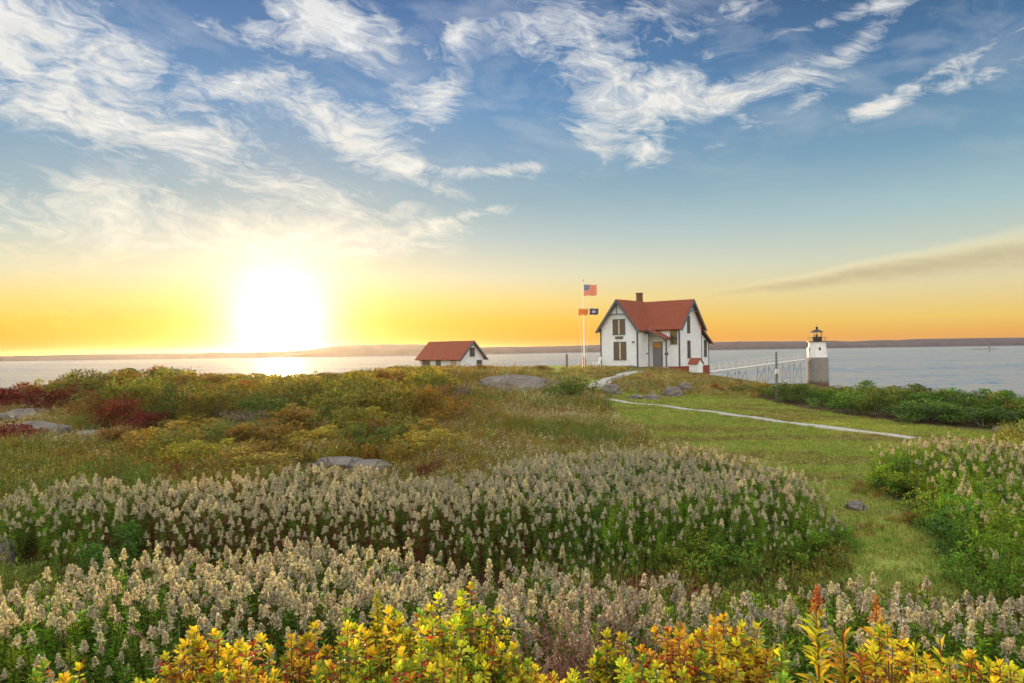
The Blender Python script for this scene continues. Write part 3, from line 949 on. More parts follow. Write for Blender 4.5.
# ------------------------------------------------------------------ lighthouse
LD = 125.0
lp = at(817, 384, LD)
LZ = lp.z
def lz(py): return at(817, py, LD).z - LZ
light = tag(empty('lighthouse', (lp.x, lp.y, LZ)), 'small lighthouse, white tower on a grey stone base with dark lantern', 'lighthouse')
def granite_fn(t, p):
    v = objco(t)
    s = t.node('ShaderNodeSeparateXYZ')
    t.put(s.inputs[0], v)
    br = t.node('ShaderNodeTexBrick')
    ang = t.m('ARCTAN2', s.outputs[1], s.outputs[0])
    t.put(br.inputs['Vector'], t.vec(t.m('MULTIPLY', ang, 1.8), s.outputs[2], 0))
    br.inputs['Scale'].default_value, br.inputs['Mortar Size'].default_value = 1.6, .025
    br.inputs['Color1'].default_value, br.inputs['Color2'].default_value = (.27, .255, .245, 1), (.37, .345, .32, 1)
    br.inputs['Mortar'].default_value = (.14, .12, .10, 1)
    n = t.noise(v, .8, 5, .65)
    c = t.mix(t.mapr(n, .52, .75, 0, .8), br.outputs[0], (.34, .19, .10))
    c = t.mix(t.mapr(t.m('ADD', s.outputs[2], n), 1.4, .6), c, (.13, .08, .05))
    return c, (br.outputs[1], -.04)
granite = material('granite_blocks', rough=.85, fn=granite_fn)
wtower = material('white_masonry', rough=.6, fn=varied((.80, .79, .78), (.62, .59, .56), 1.6, 6, .7, bump=.02))
zs, zg = lz(357.2), lz(342)
b = MB()
b.lathe([(1.92, -2.2), (1.86, 0), (1.80, zs - .25), (1.84, zs - .22), (1.80, zs)], 40)
b.build('stone_base', granite, light)
b = MB()
b.lathe([(1.70, zs + .002), (1.66, zs + .3), (1.42, zg - .15), (1.52, zg - .12), (1.55, zg)], 40)
tower = b.build('tower', wtower, light)
b = MB()
b.box((-1.66, -.42, zs - .1), (-1.40, .42, zs + 1.75))
b.build('door', iron, light)
b = MB()
b.box((-.35, -1.62, zs + 1.3), (-.05, -1.40, zs + 1.75))
b.build('window', iron, light)
b = MB()
b.lathe([(1.55, zg + .003), (1.68, zg + .05), (1.68, zg + .14), (1.0, zg + .15)], 40)
b.build('gallery', iron, light)
b = MB()
rz_ = lz(337.3)
for k in range(10):
    an = k * math.pi / 5 + .2
    b.tube((1.6 * math.cos(an), 1.6 * math.sin(an), zg + .1), (1.6 * math.cos(an), 1.6 * math.sin(an), rz_), .022, n=6)
for h in (rz_, (rz_ + zg) / 2 + .1):
    for k in range(24):
        a0, a1 = k * math.pi / 12, (k + 1) * math.pi / 12
        b.tube((1.6 * math.cos(a0), 1.6 * math.sin(a0), h), (1.6 * math.cos(a1), 1.6 * math.sin(a1), h), .02, n=6)
b.build('railing', iron, light)
zl, zr = lz(337), lz(332.3)
lan = tag(empty('lantern', (0, 0, 0)))
lan.parent = light
b = MB()
b.lathe([(.84, zg + .15), (.84, zl), (.88, zl + .03), (.8, zl + .06)], 10)
b.build('parapet', iron, lan)
for k in range(10):
    b = MB()
    an = k * math.pi / 5
    b.tube((.82 * math.cos(an), .82 * math.sin(an), zl), (.82 * math.cos(an), .82 * math.sin(an), zr), .035, n=6)
    b.build('mullion', iron, lan)
b = MB()
b.lathe([(.10, zl), (.22, zl + .15), (.24, zl + .4), (.10, zl + .55)], 14)
b.build('lens', glass, lan)
lglass = bpy.data.materials.new('lantern_glass')
lglass.use_nodes = True
tt = NT(lglass.node_tree)
tt.n.remove(tt.n['Principled BSDF'])
tr, gl, mx = tt.node('ShaderNodeBsdfTransparent'), tt.node('ShaderNodeBsdfGlossy'), tt.node('ShaderNodeMixShader')
gl.inputs['Roughness'].default_value = .03
mx.inputs[0].default_value = .10
tt.put(mx.inputs[1], tr.outputs[0])
tt.put(mx.inputs[2], gl.outputs[0])
tt.put(tt.n['Material Output'].inputs[0], mx.outputs[0])
b = MB()
vs = [(.79 * math.cos(k * math.pi / 5), .79 * math.sin(k * math.pi / 5), z) for z in (zl + .06, zr) for k in range(10)]
b.add(vs, [(k, (k + 1) % 10, 10 + (k + 1) % 10, 10 + k) for k in range(10)])
b.build('pane', lglass, lan)
zp = lz(328.2)
b = MB()
b.lathe([(.80, zr), (1.08, zr + .0), (1.10, zr + .05), (.7, zr + .32), (.30, zp - .22), (.16, zp - .14), (.17, zp), (.24, zp + .1), (.17, zp + .25), (.03, zp + .3), (.02, zp + .75)], 20)
b.build('lantern_roof', iron, lan)

# ------------------------------------------------------------------ footbridge from the house to the tower
greywood = material('silvered_timber', rough=.8, fn=varied((.42, .40, .38), (.58, .55, .52), 2, 5, .6))
oldwood = material('dark_timber', rough=.85, fn=varied((.22, .21, .20), (.34, .32, .30), 2, 5, .6))
A, B = at(708, 371.6, 96), at(806.5, 358.6, LD - 1.0)
bridge = tag(empty('footbridge', A), 'long pale timber footbridge with railings leading to the lighthouse', 'footbridge')
B = B - A
dirn = B.normalized()
side = dirn.cross(Vector((0, 0, 1))).normalized()
b = MB()
b.bar((0, 0, -.06), B - Vector((0, 0, .06)), 1.2, .06)
for s in (-1, 1): b.bar(side * s * .5 - Vector((0, 0, .18)), B + side * s * .5 - Vector((0, 0, .18)), .12, .16)
b.build('deck', greywood, bridge)
for s in (-1, 1):
    b = MB()
    n = 17
    for k in range(n + 1):
        p = B * (k / n) + side * s * .62
        b.bar(p - Vector((0, 0, .1)), p + Vector((0, 0, 1.02)), .06, up=(1, 0, 0))
    for h in (.5, 1.02): b.bar(side * s * .62 + Vector((0, 0, h)), B + side * s * .62 + Vector((0, 0, h)), .045, .05)
    b.build('railing', greywood, bridge)
for px in (731, 742, 760.5, 771.5, 785.5, 796.5):
    k_ = (px - 512) / F
    f_ = (k_ * A.y - A.x) / (B.x - k_ * B.y)
    p = B * f_
    b = MB()
    bot = min(-1.5, g1(A.x + p.x, A.y + p.y) - A.z - .5)
    for s in (-1, 1): b.bar(p + side * s * .55 - Vector((0, 0, .4)), Vector((p.x, p.y, bot)) + side * s * .8, .10, up=(1, 0, 0))
    b.bar(p + side * .55 - Vector((0, 0, .6)), Vector((p.x, p.y, bot + .6)) - side * .75, .045)
    b.bar(p - side * .56 - Vector((0, 0, .6)), Vector((p.x, p.y, bot + .6)) + side * .75, .045)
    b.build('trestle', oldwood, bridge)

# ------------------------------------------------------------------ utility pole, channel marker, shoal
up = at(776, 402, 41)
uz = g1(up.x, up.y)
b = MB()
pole2 = tag(empty('utility_pole', (up.x, up.y, uz)), 'slim grey service pole standing in the shrubs before the footbridge', 'pole')
h2 = at(775.5, 352, 41).z - uz
b.lathe([(.085, -.4), (.08, 1), (.055, h2)], 10)
b.build('mast', wood, pole2)
b = MB()
b.box((-.10, -.16, h2 * .55), (.08, -.05, h2 * .55 + .28))
b.build('switch_box', greywood, pole2)
def seapt(px, py):
    d = EYE * F / (py - hor(px))
    return Vector((xat(px, d), d, 0))
mk = seapt(989, 351.2)
b = MB()
marker = tag(empty('channel_marker', mk), 'dark channel marker standing in the water on the far right', 'channel marker')
b.lathe([(.5, -1), (.45, .6), (.3, .9), (.22, 5.6), (.22, 6.2)], 12)
b.build('pile', iron, marker)
b = MB()
b.box((-.8, -.1, 4.2), (.8, .1, 5.8))
b.build('daymark', iron, marker)
sh = seapt(985, 349.3)
o = boulder(512, 10, (46, 14, 2.2), 'long low dark rock shoal awash beyond the channel marker', 21, 0, .3, bypx=False, name='shoal')
o.location = (sh.x, sh.y, -.2)
o['category'] = 'shoal'
# ================================================================== vegetation
leafy = leaf_mat('leaves', .38)
fluff = leaf_mat('seed_fluff', .45, .9, var=.18)
bark = material('twig_bark', (.09, .06, .045), .85, fn=varied((.07, .045, .035), (.15, .10, .08), 8, 4))

class PB:                        # plant builder: numpy batches of leaves, each leaf with a colour of its own
    def __init__(s): s.V, s.Fc, s.C, s.n = [], [], [], 0
    def raw(s, v, f, c):
        s.V.append(np.asarray(v, np.float32).reshape(-1, 3))
        s.C.append(np.asarray(c, np.float32).reshape(-1, 3))
        s.Fc += [tuple(int(i) + s.n for i in q) for q in f]
        s.n += len(s.V[-1])
    def leaves(s, p, d, L, W, col, r, fold=.25, ovate=.5, droop=.0):
        """p base points, d directions, L lengths, W widths, col colours"""
        p, d = np.asarray(p, float), np.asarray(d, float)
        k = len(p)
        d = d / np.linalg.norm(d, axis=1, keepdims=True)
        up = np.array([0, 0, 1.]) + r.normal(0, .35, (k, 3))
        sd = np.cross(d, up)
        sd /= np.linalg.norm(sd, axis=1, keepdims=True) + 1e-9
        nr = np.cross(sd, d)
        L, W = np.broadcast_to(L, k)[:, None], np.broadcast_to(W, k)[:, None]
        base = p
        mid = p + d * L * ovate + nr * W * fold * -.3
        a = mid + sd * W * .5 + nr * W * fold
        b = mid - sd * W * .5 + nr * W * fold
        tip = p + d * L - np.array([0, 0, 1.]) * L * droop
        v = np.stack([base, a, tip, b], 1).reshape(-1, 3)
        i = np.arange(k) * 4
        f = np.concatenate([np.stack([i, i + 1, i + 2], 1), np.stack([i, i + 2, i + 3], 1)])
        s.raw(v, f, np.repeat(col, 4, 0))
    def tube(s, pts, r0, r1, col, n=4):
        pts = [Vector(q) for q in pts]
        m = len(pts)
        vs, fs = [], []
        for i, q in enumerate(pts):
            t = (pts[min(i + 1, m - 1)] - pts[max(i - 1, 0)]).normalized()
            x = t.cross(Vector((.3, 1, .1))).normalized()
            y = t.cross(x)
            rr = r0 + (r1 - r0) * i / (m - 1)
            for k in range(n):
                an = 2 * math.pi * k / n
                vs.append(q + (x * math.cos(an) + y * math.sin(an)) * rr)
        for i in range(m - 1):
            for k in range(n):
                fs.append((i * n + k, i * n + (k + 1) % n, (i + 1) * n + (k + 1) % n, (i + 1) * n + k))
        s.raw([tuple(v) for v in vs], fs, np.tile(col, (len(vs), 1)))
    def mesh(s, name, mat):
        me = bpy.data.meshes.new(name)
        me.from_pydata(np.concatenate(s.V).tolist(), [], s.Fc)
        a = np.ones((s.n, 4), np.float32)
        a[:, :3] = np.concatenate(s.C)
        me.color_attributes.new('Col', 'FLOAT_COLOR', 'POINT').data.foreach_set('color', a.ravel())
        for m in (mat if isinstance(mat, list) else [mat]): me.materials.append(m)
        me.update()
        return me
def cols(r, k, pal, wts=None, jit=.18):
    pal = np.asarray(pal, float)
    i = r.choice(len(pal), k, p=None if wts is None else np.asarray(wts) / np.sum(wts))
    return np.clip(pal[i] * (1 + r.normal(0, jit, (k, 1))) * (1 + r.normal(0, .06, (k, 3))), .004, .95)
def unit(r, k):
    v = r.normal(0, 1, (k, 3))
    return v / np.linalg.norm(v, axis=1, keepdims=True)
def joined(name, parts):         # one mesh from several plant builders with their materials
    P = PB()
    mi, mats = [], []
    for pb, m in parts:
        P.raw(np.concatenate(pb.V), pb.Fc, np.concatenate(pb.C))
        mats.append(m)
        mi += [len(mats) - 1] * len(pb.Fc)
    me = P.mesh(name, mats)
    me.polygons.foreach_set('material_index', np.array(mi, np.int32))
    return me

GREEN = [(.10, .20, .02), (.065, .145, .016), (.16, .25, .025)]
BROWN = [(.13, .085, .035), (.16, .06, .03), (.10, .08, .03)]
RED = [(.28, .04, .015), (.20, .03, .018), (.18, .08, .025)]
CREAM = [(.66, .60, .43), (.53, .47, .31), (.78, .73, .57), (.32, .26, .15)]
MAUVE = [(.56, .52, .43), (.43, .39, .30), (.66, .62, .52), (.26, .22, .14)]

def goldenrod(seed, h=1.0, plume=.20, low=RED, high=GREEN, fl=CREAM, nleaf=54, heads=1, lean=.05, width=.42):
    r = np.random.default_rng(seed)
    st, pl = PB(), PB()
    bend = np.array([r.normal(0, lean), r.normal(0, lean), 0])
    ax = lambda u: np.array([0, 0, h * u]) + bend * h * np.asarray(u) ** 2
    pts = [ax(u) for u in np.linspace(0, 1, 5)]
    st.tube(pts, .0055, .003, (.12, .07, .035), 4)
    if nleaf:
        u = np.sort(r.uniform(.12, .95, nleaf))
        an = np.arange(nleaf) * 2.4 + r.normal(0, .3, nleaf)
        p = np.stack([ax(q) for q in u])
        d = np.stack([np.cos(an), np.sin(an), .55 + .5 * (u - .5) + r.normal(0, .2, nleaf)], 1)
        L = (.105 - .045 * u) * r.uniform(.75, 1.25, nleaf)
        c = np.where((r.uniform(0, 1, nleaf) > (u - .18) * 2.1)[:, None], cols(r, nleaf, low), cols(r, nleaf, high))
        st.leaves(p, d, L, L * .22, c, r, .2, .4, .18)
    top = ax(1)
    for hd in range(heads):
        if not fl: break
        base = top + (np.array([r.normal(0, .05), r.normal(0, .05), -r.uniform(.0, .12)]) if hd else 0)
        H = plume * (1 if hd == 0 else r.uniform(.6, .85))
        nb = 15
        P, D, Ls = [], [], []
        side = r.uniform(0, 6.28)
        for k in range(nb):
            q = (k + .5) / nb
            z = H * (.02 + .9 * q)
            ln = H * width * (1 - q) ** 1.05 + .008
            an = k * 2.4 + r.normal(0, .3)
            dirn = np.array([math.cos(an), math.sin(an), 0])
            for w in np.linspace(.12, 1, 8):
                P.append(base + dirn * ln * w + np.array([0, 0, z + H * (.16 * w - .20 * w * w)]) + r.normal(0, .005, 3))
        for q in np.linspace(.3, 1.0, 12): P.append(base + np.array([0, 0, H * q]) + r.normal(0, .004, 3))
        P = np.array(P)
        k = len(P)
        d = unit(r, k) + np.array([0, 0, .55])
        pl.leaves(P - d * .006, d, r.uniform(.014, .026, k), r.uniform(.009, .015, k), cols(r, k, fl, [3, 2, 2, 1.2]), r, .3)
        d = unit(r, k) + np.array([0, 0, .2])
        pl.leaves(P, d, r.uniform(.010, .02, k), r.uniform(.007, .012, k), cols(r, k, fl, [2, 3, 1, 2]), r, .3)
        st.tube([tuple(base), tuple(base + np.array([0, 0, H * .9]))], .003, .001, (.2, .13, .07), 3)
    return st, pl

def scatter(name, meshes, P, rz, sc, vid, label, cat, tilt=.08, kind='stuff'):
    """one object: points that carry many small plants"""
    me = bpy.data.meshes.new(name)
    me.from_pydata(np.asarray(P).tolist(), [], [])
    n = len(P)
    rot = np.stack([rng.normal(0, tilt, n), rng.normal(0, tilt, n), rz], 1).astype(np.float32)
    a = me.attributes.new('rot', 'FLOAT_VECTOR', 'POINT'); a.data.foreach_set('vector', rot.ravel())
    a = me.attributes.new('scl', 'FLOAT', 'POINT'); a.data.foreach_set('value', np.asarray(sc, np.float32))
    a = me.attributes.new('vid', 'INT', 'POINT'); a.data.foreach_set('value', np.asarray(vid, np.int32))
    o = bpy.data.objects.new(name, me)
    COL.objects.link(o)
    g = bpy.data.node_groups.new(name, 'GeometryNodeTree')
    g.interface.new_socket('Geometry', in_out='INPUT', socket_type='NodeSocketGeometry')
    g.interface.new_socket('Geometry', in_out='OUTPUT', socket_type='NodeSocketGeometry')
    N, Lk = g.nodes, g.links
    gi, go = N.new('NodeGroupInput'), N.new('NodeGroupOutput')
    def attr(nm, typ):
        q = N.new('GeometryNodeInputNamedAttribute')
        q.data_type = typ
        q.inputs['Name'].default_value = nm
        return next(s for s in q.outputs if s.enabled and s.name == 'Attribute')
    ra, sa, va = attr('rot', 'FLOAT_VECTOR'), attr('scl', 'FLOAT'), attr('vid', 'INT')
    e2r = N.new('FunctionNodeEulerToRotation')
    Lk.new(ra, e2r.inputs[0])
    jn = N.new('GeometryNodeJoinGeometry')
    for k, m in enumerate(meshes):
        po = bpy.data.objects.new(name + '_plant', m)
        oi = N.new('GeometryNodeObjectInfo')
        oi.inputs['Object'].default_value = po
        oi.inputs['As Instance'].default_value = True
        cmp = N.new('FunctionNodeCompare')
        cmp.data_type, cmp.operation = 'INT', 'EQUAL'
        ia = [s for s in cmp.inputs if s.enabled]
        Lk.new(va, ia[0])
        ia[1].default_value = k
        ip = N.new('GeometryNodeInstanceOnPoints')
        Lk.new(gi.outputs[0], ip.inputs['Points'])
        Lk.new(cmp.outputs[0], ip.inputs['Selection'])
        Lk.new(oi.outputs['Geometry'], ip.inputs['Instance'])
        Lk.new(e2r.outputs[0], ip.inputs['Rotation'])
        Lk.new(sa, ip.inputs['Scale'])
        Lk.new(ip.outputs[0], jn.inputs[0])
    Lk.new(jn.outputs[0], go.inputs[0])
    md = o.modifiers.new('plants', 'NODES')
    md.node_group = g
    return tag(o, label, cat, kind=kind)

def points(px0, px1, d0, d1, spacing, keep, jitter=.5):
    x0, x1 = min(xat(px0, d0), xat(px0, d1)), max(xat(px1, d0), xat(px1, d1))
    xs, ys = np.arange(x0, x1, spacing), np.arange(d0, d1, spacing)
    X, Y = np.meshgrid(xs, ys)
    X = X + (np.arange(len(ys)) % 2)[:, None] * spacing * .5
    X = (X + rng.uniform(-jitter, jitter, X.shape) * spacing).ravel()
    Y = (Y + rng.uniform(-jitter, jitter, Y.shape) * spacing).ravel()
    k = keep(X, Y, pxof(X, Y))
    return X[k], Y[k]
ip_ = np.interp
nz = lambda x, y, s, o=0: np.array([mnoise.noise(Vector((a * s + o, b_ * s, o))) for a, b_ in zip(x, y)])

# --- the goldenrod: three beds gone to seed
def bed_front(x, y, p):
    far = ip_(p, [-200, 0, 180, 350, 500, 620, 800, 1024, 1200], [7.0, 7.3, 8.3, 8.3, 7.5, 6.9, 6.7, 6.4, 6.2])
    near = ip_(p, [-200, 60, 110, 200, 500, 700, 1200], [4.7, 4.9, 5.4, 5.2, 4.9, 4.5, 4.3])
    return (y < far + .25 * np.sin(x * 2.3) + .15 * np.sin(x * 5.1)) & (y > near) & (p > -120) & (p < 1150)
def bed_mid(x, y, p):
    far = ip_(p, [-200, 0, 88, 205, 300, 450, 560, 650, 740, 820, 842], [11, 11.1, 12.6, 13.2, 13.2, 13.6, 15, 16.9, 15, 11.6, 10.6])
    near = ip_(p, [-200, 60, 160, 560, 700, 842], [10.2, 10.2, 9.6, 9.5, 9.6, 10.4])
    gap = (np.abs(p - 122) < 30) & (y < 10.6)
    q = nz(x, y, .9, 7)
    return (y < far + .4 * np.sin(x * 1.3) + .5 * q) & (y > near + .15 * np.sin(x * 3.1) + .6 * q) & (p > -120) & (p < 836 + 26 * q) & ~gap
def bed_right(x, y, p):
    near = ip_(p, [868, 880, 922, 942, 962, 985, 1005, 1150], [15.6, 15, 13.4, 11.3, 10, 8.6, 7.5, 6.9])
    q = nz(x, y, .8, 9)
    return (p > 870 + 22 * q) & (p < 1130) & (y > near + .8 * q) & (y < 16.6 + .3 * np.sin(x * 2))
V = {}
def variant(key, n, **kw):
    V[key] = [goldenrod(sum(map(ord, key)) * 10 + i, h=kw.pop('h0', 1) if 0 else kw.get('h', 1), **{k: v for k, v in kw.items() if k != 'h'}) for i in range(n)]
variant('cream', 4, h=.82, plume=.108, width=.33, low=RED + BROWN, high=GREEN)
variant('green', 4, h=.82, plume=.10, width=.36, low=GREEN, high=[(.15, .28, .022), (.11, .22, .018), (.21, .31, .03)], nleaf=80)
variant('mauve', 4, h=.82, plume=.104, width=.40, low=BROWN + GREEN, high=GREEN, fl=MAUVE, nleaf=66)
variant('ruddy', 4, h=.82, plume=.104, width=.33, low=RED, high=RED + BROWN + GREEN[:1], nleaf=50)  # dry red leaves, reddened further to imitate lens flare
variant('leafy', 3, plume=.1, low=GREEN, high=[(.20, .35, .025), (.14, .28, .02), (.28, .38, .035)], fl=None, nleaf=110, h=.84)
KEYS = ['cream', 'green', 'mauve', 'ruddy', 'leafy']
FLAT = []
OFF = {}
for k in KEYS:
    OFF[k] = len(FLAT)
    for st, pl in V[k]:
        FLAT.append(joined('goldenrod_mesh', [(st, leafy)] + ([(pl, fluff)] if pl.V else [])))
def pick(prob):                  # prob: list of arrays in the order of KEYS
    pr = np.stack(np.broadcast_arrays(*prob), 1).astype(float)
    pr /= pr.sum(1, keepdims=True)
    u = rng.uniform(0, 1, len(pr))[:, None]
    k = (u > np.cumsum(pr, 1)).sum(1)
    return k, np.array([OFF[KEYS[i]] + rng.integers(len(V[KEYS[i]])) for i in k])
allP, allS, allV = [], [], []
# front bed
x, y = points(-120, 1150, 4.3, 8.6, .116, bed_front)
p = pxof(x, y)
k, vid = pick([ip_(p, [0, 150, 400, 560, 700, 1024], [.55, 1, 1, .7, .15, .1]), ip_(p, [0, 130, 250, 560, 700, 1024], [.7, .3, .05, .15, .4, .4]),
               ip_(p, [0, 400, 600, 1024], [.0, .05, .5, .8]), ip_(p, [0, 180, 250, 420, 600], [0, .05, .35, .2, 0]), ip_(p, [0, 130, 200, 600, 700, 1024], [.8, .6, .08, .16, .7, .8])])
s = rng.normal(1, .08, len(x)) * ip_(p, [0, 100, 350, 620, 1024], [.95, 1, 1.0, .96, .95])
z = gh(x, y)
s = s * np.clip(.62 + (y - ip_(p, [-200, 60, 110, 200, 500, 700, 1200], [4.7, 4.9, 5.4, 5.2, 4.9, 4.5, 4.3])) * .55, .62, 1)
front = dict(x=x, y=y, z=z, s=s, k=k, vid=vid, p=p)
order = np.argsort(y)
vis = (p > 2) & (p < 1022) & (k < 4)
near_i = [i for i in order if vis[i]][:290]
mask = np.ones(len(x), bool)
mask[near_i] = False
allP.append(np.c_[x, y, z][mask]); allS.append(s[mask]); allV.append(vid[mask])
# middle bed
x, y = points(-120, 842, 9.3, 17.2, .128, bed_mid)
p = pxof(x, y)
dg = ((p > 600) & (y < 12)) * 1.0
k, vid = pick([ip_(p, [0, 150, 560, 700], [.3, .5, .5, .35]), ip_(p, [0, 60, 130, 560, 700, 842], [.5, .4, .05, .1, .35, .8]) + dg * .5, ip_(p, [0, 400, 560, 700], [.2, .25, .6, .9]) * (1 - .5 * dg),
               ip_(p, [0, 100, 160, 480, 560], [.0, .2, 1.2, .9, 0]), ip_(p, [0, 100, 200, 560, 700], [.25, .2, .05, .12, .22]) + dg * .5])
s = rng.normal(1, .08, len(x)) * np.where((y > 13) & (p > 560), .94, 1)
s *= np.clip(.55 + (y - ip_(p, [-200, 60, 160, 560, 700, 842], [10.2, 10.2, 9.6, 9.5, 9.6, 10.4])) * .45, .55, 1) * np.clip(.5 + (846 - p) / 60, .5, 1) * (1 + .10 * nz(x, y, .5, 2))
allP.append(np.c_[x, y, gh(x, y)]); allS.append(s); allV.append(vid)
# right bed: leafy in front, plumes along the top
x, y = points(868, 1130, 7.2, 17, .15, bed_right)
p = pxof(x, y)
near = ip_(p, [868, 880, 922, 942, 962, 985, 1005, 1150], [15.6, 15, 13.4, 11.3, 10, 8.6, 7.5, 6.9])
fr = np.clip((y - near) / np.maximum(16.6 - near, .5), 0, 1)
k, vid = pick([fr ** 2 * .5 + 0 * p, .12 + .3 * fr + 0 * p, fr ** 2 * .7, .04 + 0 * p, ip_(fr, [0, .6, 1], [2.6, 1.6, .7])])
s = rng.normal(1, .1, len(x)) * ip_(fr, [0, .1, 1], [.55, .8, 1.03])
allP.append(np.c_[x, y, gh(x, y)]); allS.append(s); allV.append(vid)
P = np.concatenate(allP)
scatter('goldenrod_bed', FLAT, P, rng.uniform(0, 6.28, len(P)), np.concatenate(allS), np.concatenate(allV), 'dense bed of goldenrod gone to cream seed heads', 'goldenrod', .13)
# the nearest plants, one by one
LABS = {'cream': 'cream goldenrod seed head on reddish leafy stem in the front row', 'green': 'cream tipped goldenrod with bright green leaves in the front row',
        'mauve': 'greyish mauve goldenrod seed head in the front row on the right', 'ruddy': 'pale goldenrod on a dark red leaved stem in the front row'}
PROTO = {}
for i in near_i:
    key = KEYS[front['k'][i]]
    v = front['vid'][i]
    loc = (front['x'][i], front['y'][i], front['z'][i])
    if v not in PROTO:
        st, pl = V[key][v - OFF[key]]
        e = empty('goldenrod_plant', loc)
        for nm, pb, m in (('leafy_stem', st, leafy), ('seed_head', pl, fluff)):
            c = bpy.data.objects.new(nm, pb.mesh(nm, m))
            COL.objects.link(c)
            c.parent = e
        PROTO[v] = e
        tag(e, LABS[key], 'goldenrod', 'goldenrod plants in the nearest row')
    else:
        e = copy_tree(PROTO[v])
    e.location = loc
    e.scale = (front['s'][i],) * 3
    e.rotation_euler = (rng.normal(0, .13), rng.normal(0, .13), rng.uniform(0, 6.28))

# --- meadow herbs and rough grass
def tuft(seed, n, h, spread, pal, w=.008, curve=.5, heads=None, nh=0):
    r = np.random.default_rng(seed)
    P = PB()
    an, rad = r.uniform(0, 6.28, n), spread * np.sqrt(r.uniform(0, 1, n))
    b0 = np.stack([rad * np.cos(an), rad * np.sin(an), np.zeros(n)], 1)
    out = np.stack([np.cos(an), np.sin(an), np.zeros(n)], 1) * r.uniform(.05, curve, (n, 1)) + r.normal(0, .15, (n, 3)) * [1, 1, 0]
    L = h * r.uniform(.55, 1.15, n)
    c = cols(r, n, pal)
    mid = b0 + (out * .35 + [0, 0, 1]) * L[:, None] * .55
    tip = b0 + (out * 1.0 + [0, 0, .92]) * L[:, None]
    sd = np.stack([-np.sin(an + 1), np.cos(an + 1), np.zeros(n)], 1) * w
    v = np.stack([b0 - sd, b0 + sd, mid + sd * .8, mid - sd * .8, tip], 1).reshape(-1, 3)
    i = np.arange(n) * 5
    f = [tuple(q) for q in np.stack([i, i + 1, i + 2, i + 3], 1)] + [tuple(q) for q in np.stack([i + 3, i + 2, i + 4], 1)]
    P.raw(v, f, np.repeat(c, 5, 0))
    if heads is not None:
        j = r.choice(n, min(nh, n), replace=False)
        for q in j:
            m = 7
            pp = tip[q] + r.normal(0, .02, (m, 3)) * [1, 1, 1.6]
            P.leaves(pp, unit(r, m), r.uniform(.02, .035, m), r.uniform(.015, .022, m), cols(r, m, heads), r)
    return P
def herb(seed, n, h, rad, pal, L=.07, wts=None):
    r = np.random.default_rng(seed)
    P = PB()
    q = unit(r, n)
    q[:, 2] = np.abs(q[:, 2])
    q *= r.uniform(.35, 1, (n, 1)) ** .5 * [rad, rad, h]
    q *= (1 + .25 * np.sin(q[:, :1] * 19 + seed) * np.cos(q[:, 1:2] * 17))
    d = q * [1, 1, .5] / rad + unit(r, n) * .7 + [0, 0, .7]
    P.leaves(q, d, L * r.uniform(.7, 1.3, n), L * .45 * r.uniform(.7, 1.3, n), cols(r, n, pal, wts), r)
    return P
OLIVE = [(.26, .235, .038), (.185, .19, .03), (.32, .25, .045), (.17, .13, .035)]
STRAW = [(.38, .28, .08), (.30, .225, .06), (.22, .19, .04), (.44, .34, .14)]
RUST = [(.20, .045, .02), (.16, .06, .025), (.24, .08, .03), (.10, .06, .025)]
clear = [(508, 45, 3.4), (545, 44, 2.4), (125, 28.5, 2.0), (150, 27, 1.6), (22, 38, 2.4), (75, 35, 2.4), (32, 33, 2.4), (38, 26, 2.0), (92, 26.3, 1.4), (338, 19.2, 2), (368, 18.6, 1.5), (573, 39.5, 2.2)]
lim = lambda p: ip_(p, [-80, 60, 92, 100, 200, 280, 300, 395, 405, 440, 480], [38, 38, 34, 21, 16.2, 15.5, 20, 20, 16, 20, 40])
MEAD = [joined('meadow_mesh', [(q, leafy)]) for q in (
    tuft(1, 46, .50, .20, OLIVE, .009, .7, CREAM, 3), tuft(2, 46, .46, .20, OLIVE + STRAW[:2], .009, .8, CREAM, 7), tuft(3, 40, .42, .2, STRAW, .008, .9, CREAM, 6),
    herb(4, 150, .42, .26, OLIVE, .07), herb(5, 150, .45, .26, [(.15, .19, .03), (.11, .15, .022), (.20, .22, .04)], .07), herb(6, 140, .36, .26, RUST, .06),
    herb(7, 130, .38, .26, OLIVE[:2] + CREAM[:2], .05, [3, 3, 1.2, 1]), tuft(8, 44, .55, .16, [(.15, .19, .03), (.10, .14, .02), (.2, .2, .05)], .008, .5),
    herb(9, 150, .48, .28, [(.34, .21, .03), (.24, .17, .026), (.28, .12, .025), (.17, .15, .025)], .075), tuft(10, 46, .5, .2, [(.32, .22, .04), (.24, .19, .035), (.30, .14, .03)], .009, .7))]
def meadow_keep(x, y, p):
    left = (y > ip_(p, [-200, 0, 88, 205, 300, 450, 560, 650, 700, 740], [11.3, 11.5, 13, 13.6, 13.6, 14, 15.4, 17.3, 17.5, 17]))
    dl = ip_(y, *LAWN_L)
    inl = p < dl - 2 + rng.normal(0, 6, x.shape)
    inl &= ~((p < 440) & (y > lim(p) + 1.2) & (rng.uniform(0, 1, x.shape) < .85))
    for cpx, cd, cr in clear[6:]: inl &= ~((np.abs(x - xat(cpx, cd)) < cr * .62) & (y > cd - cr * 1.25) & (y < cd + cr * .3))
    return left & inl & (p > -380) & (y < 75)
x, y = points(-300, 760, 11.4, 30, .26, meadow_keep)
x2, y2 = points(-300, 700, 30, 62, .42, meadow_keep)
x, y = np.r_[x, x2], np.r_[y, y2]
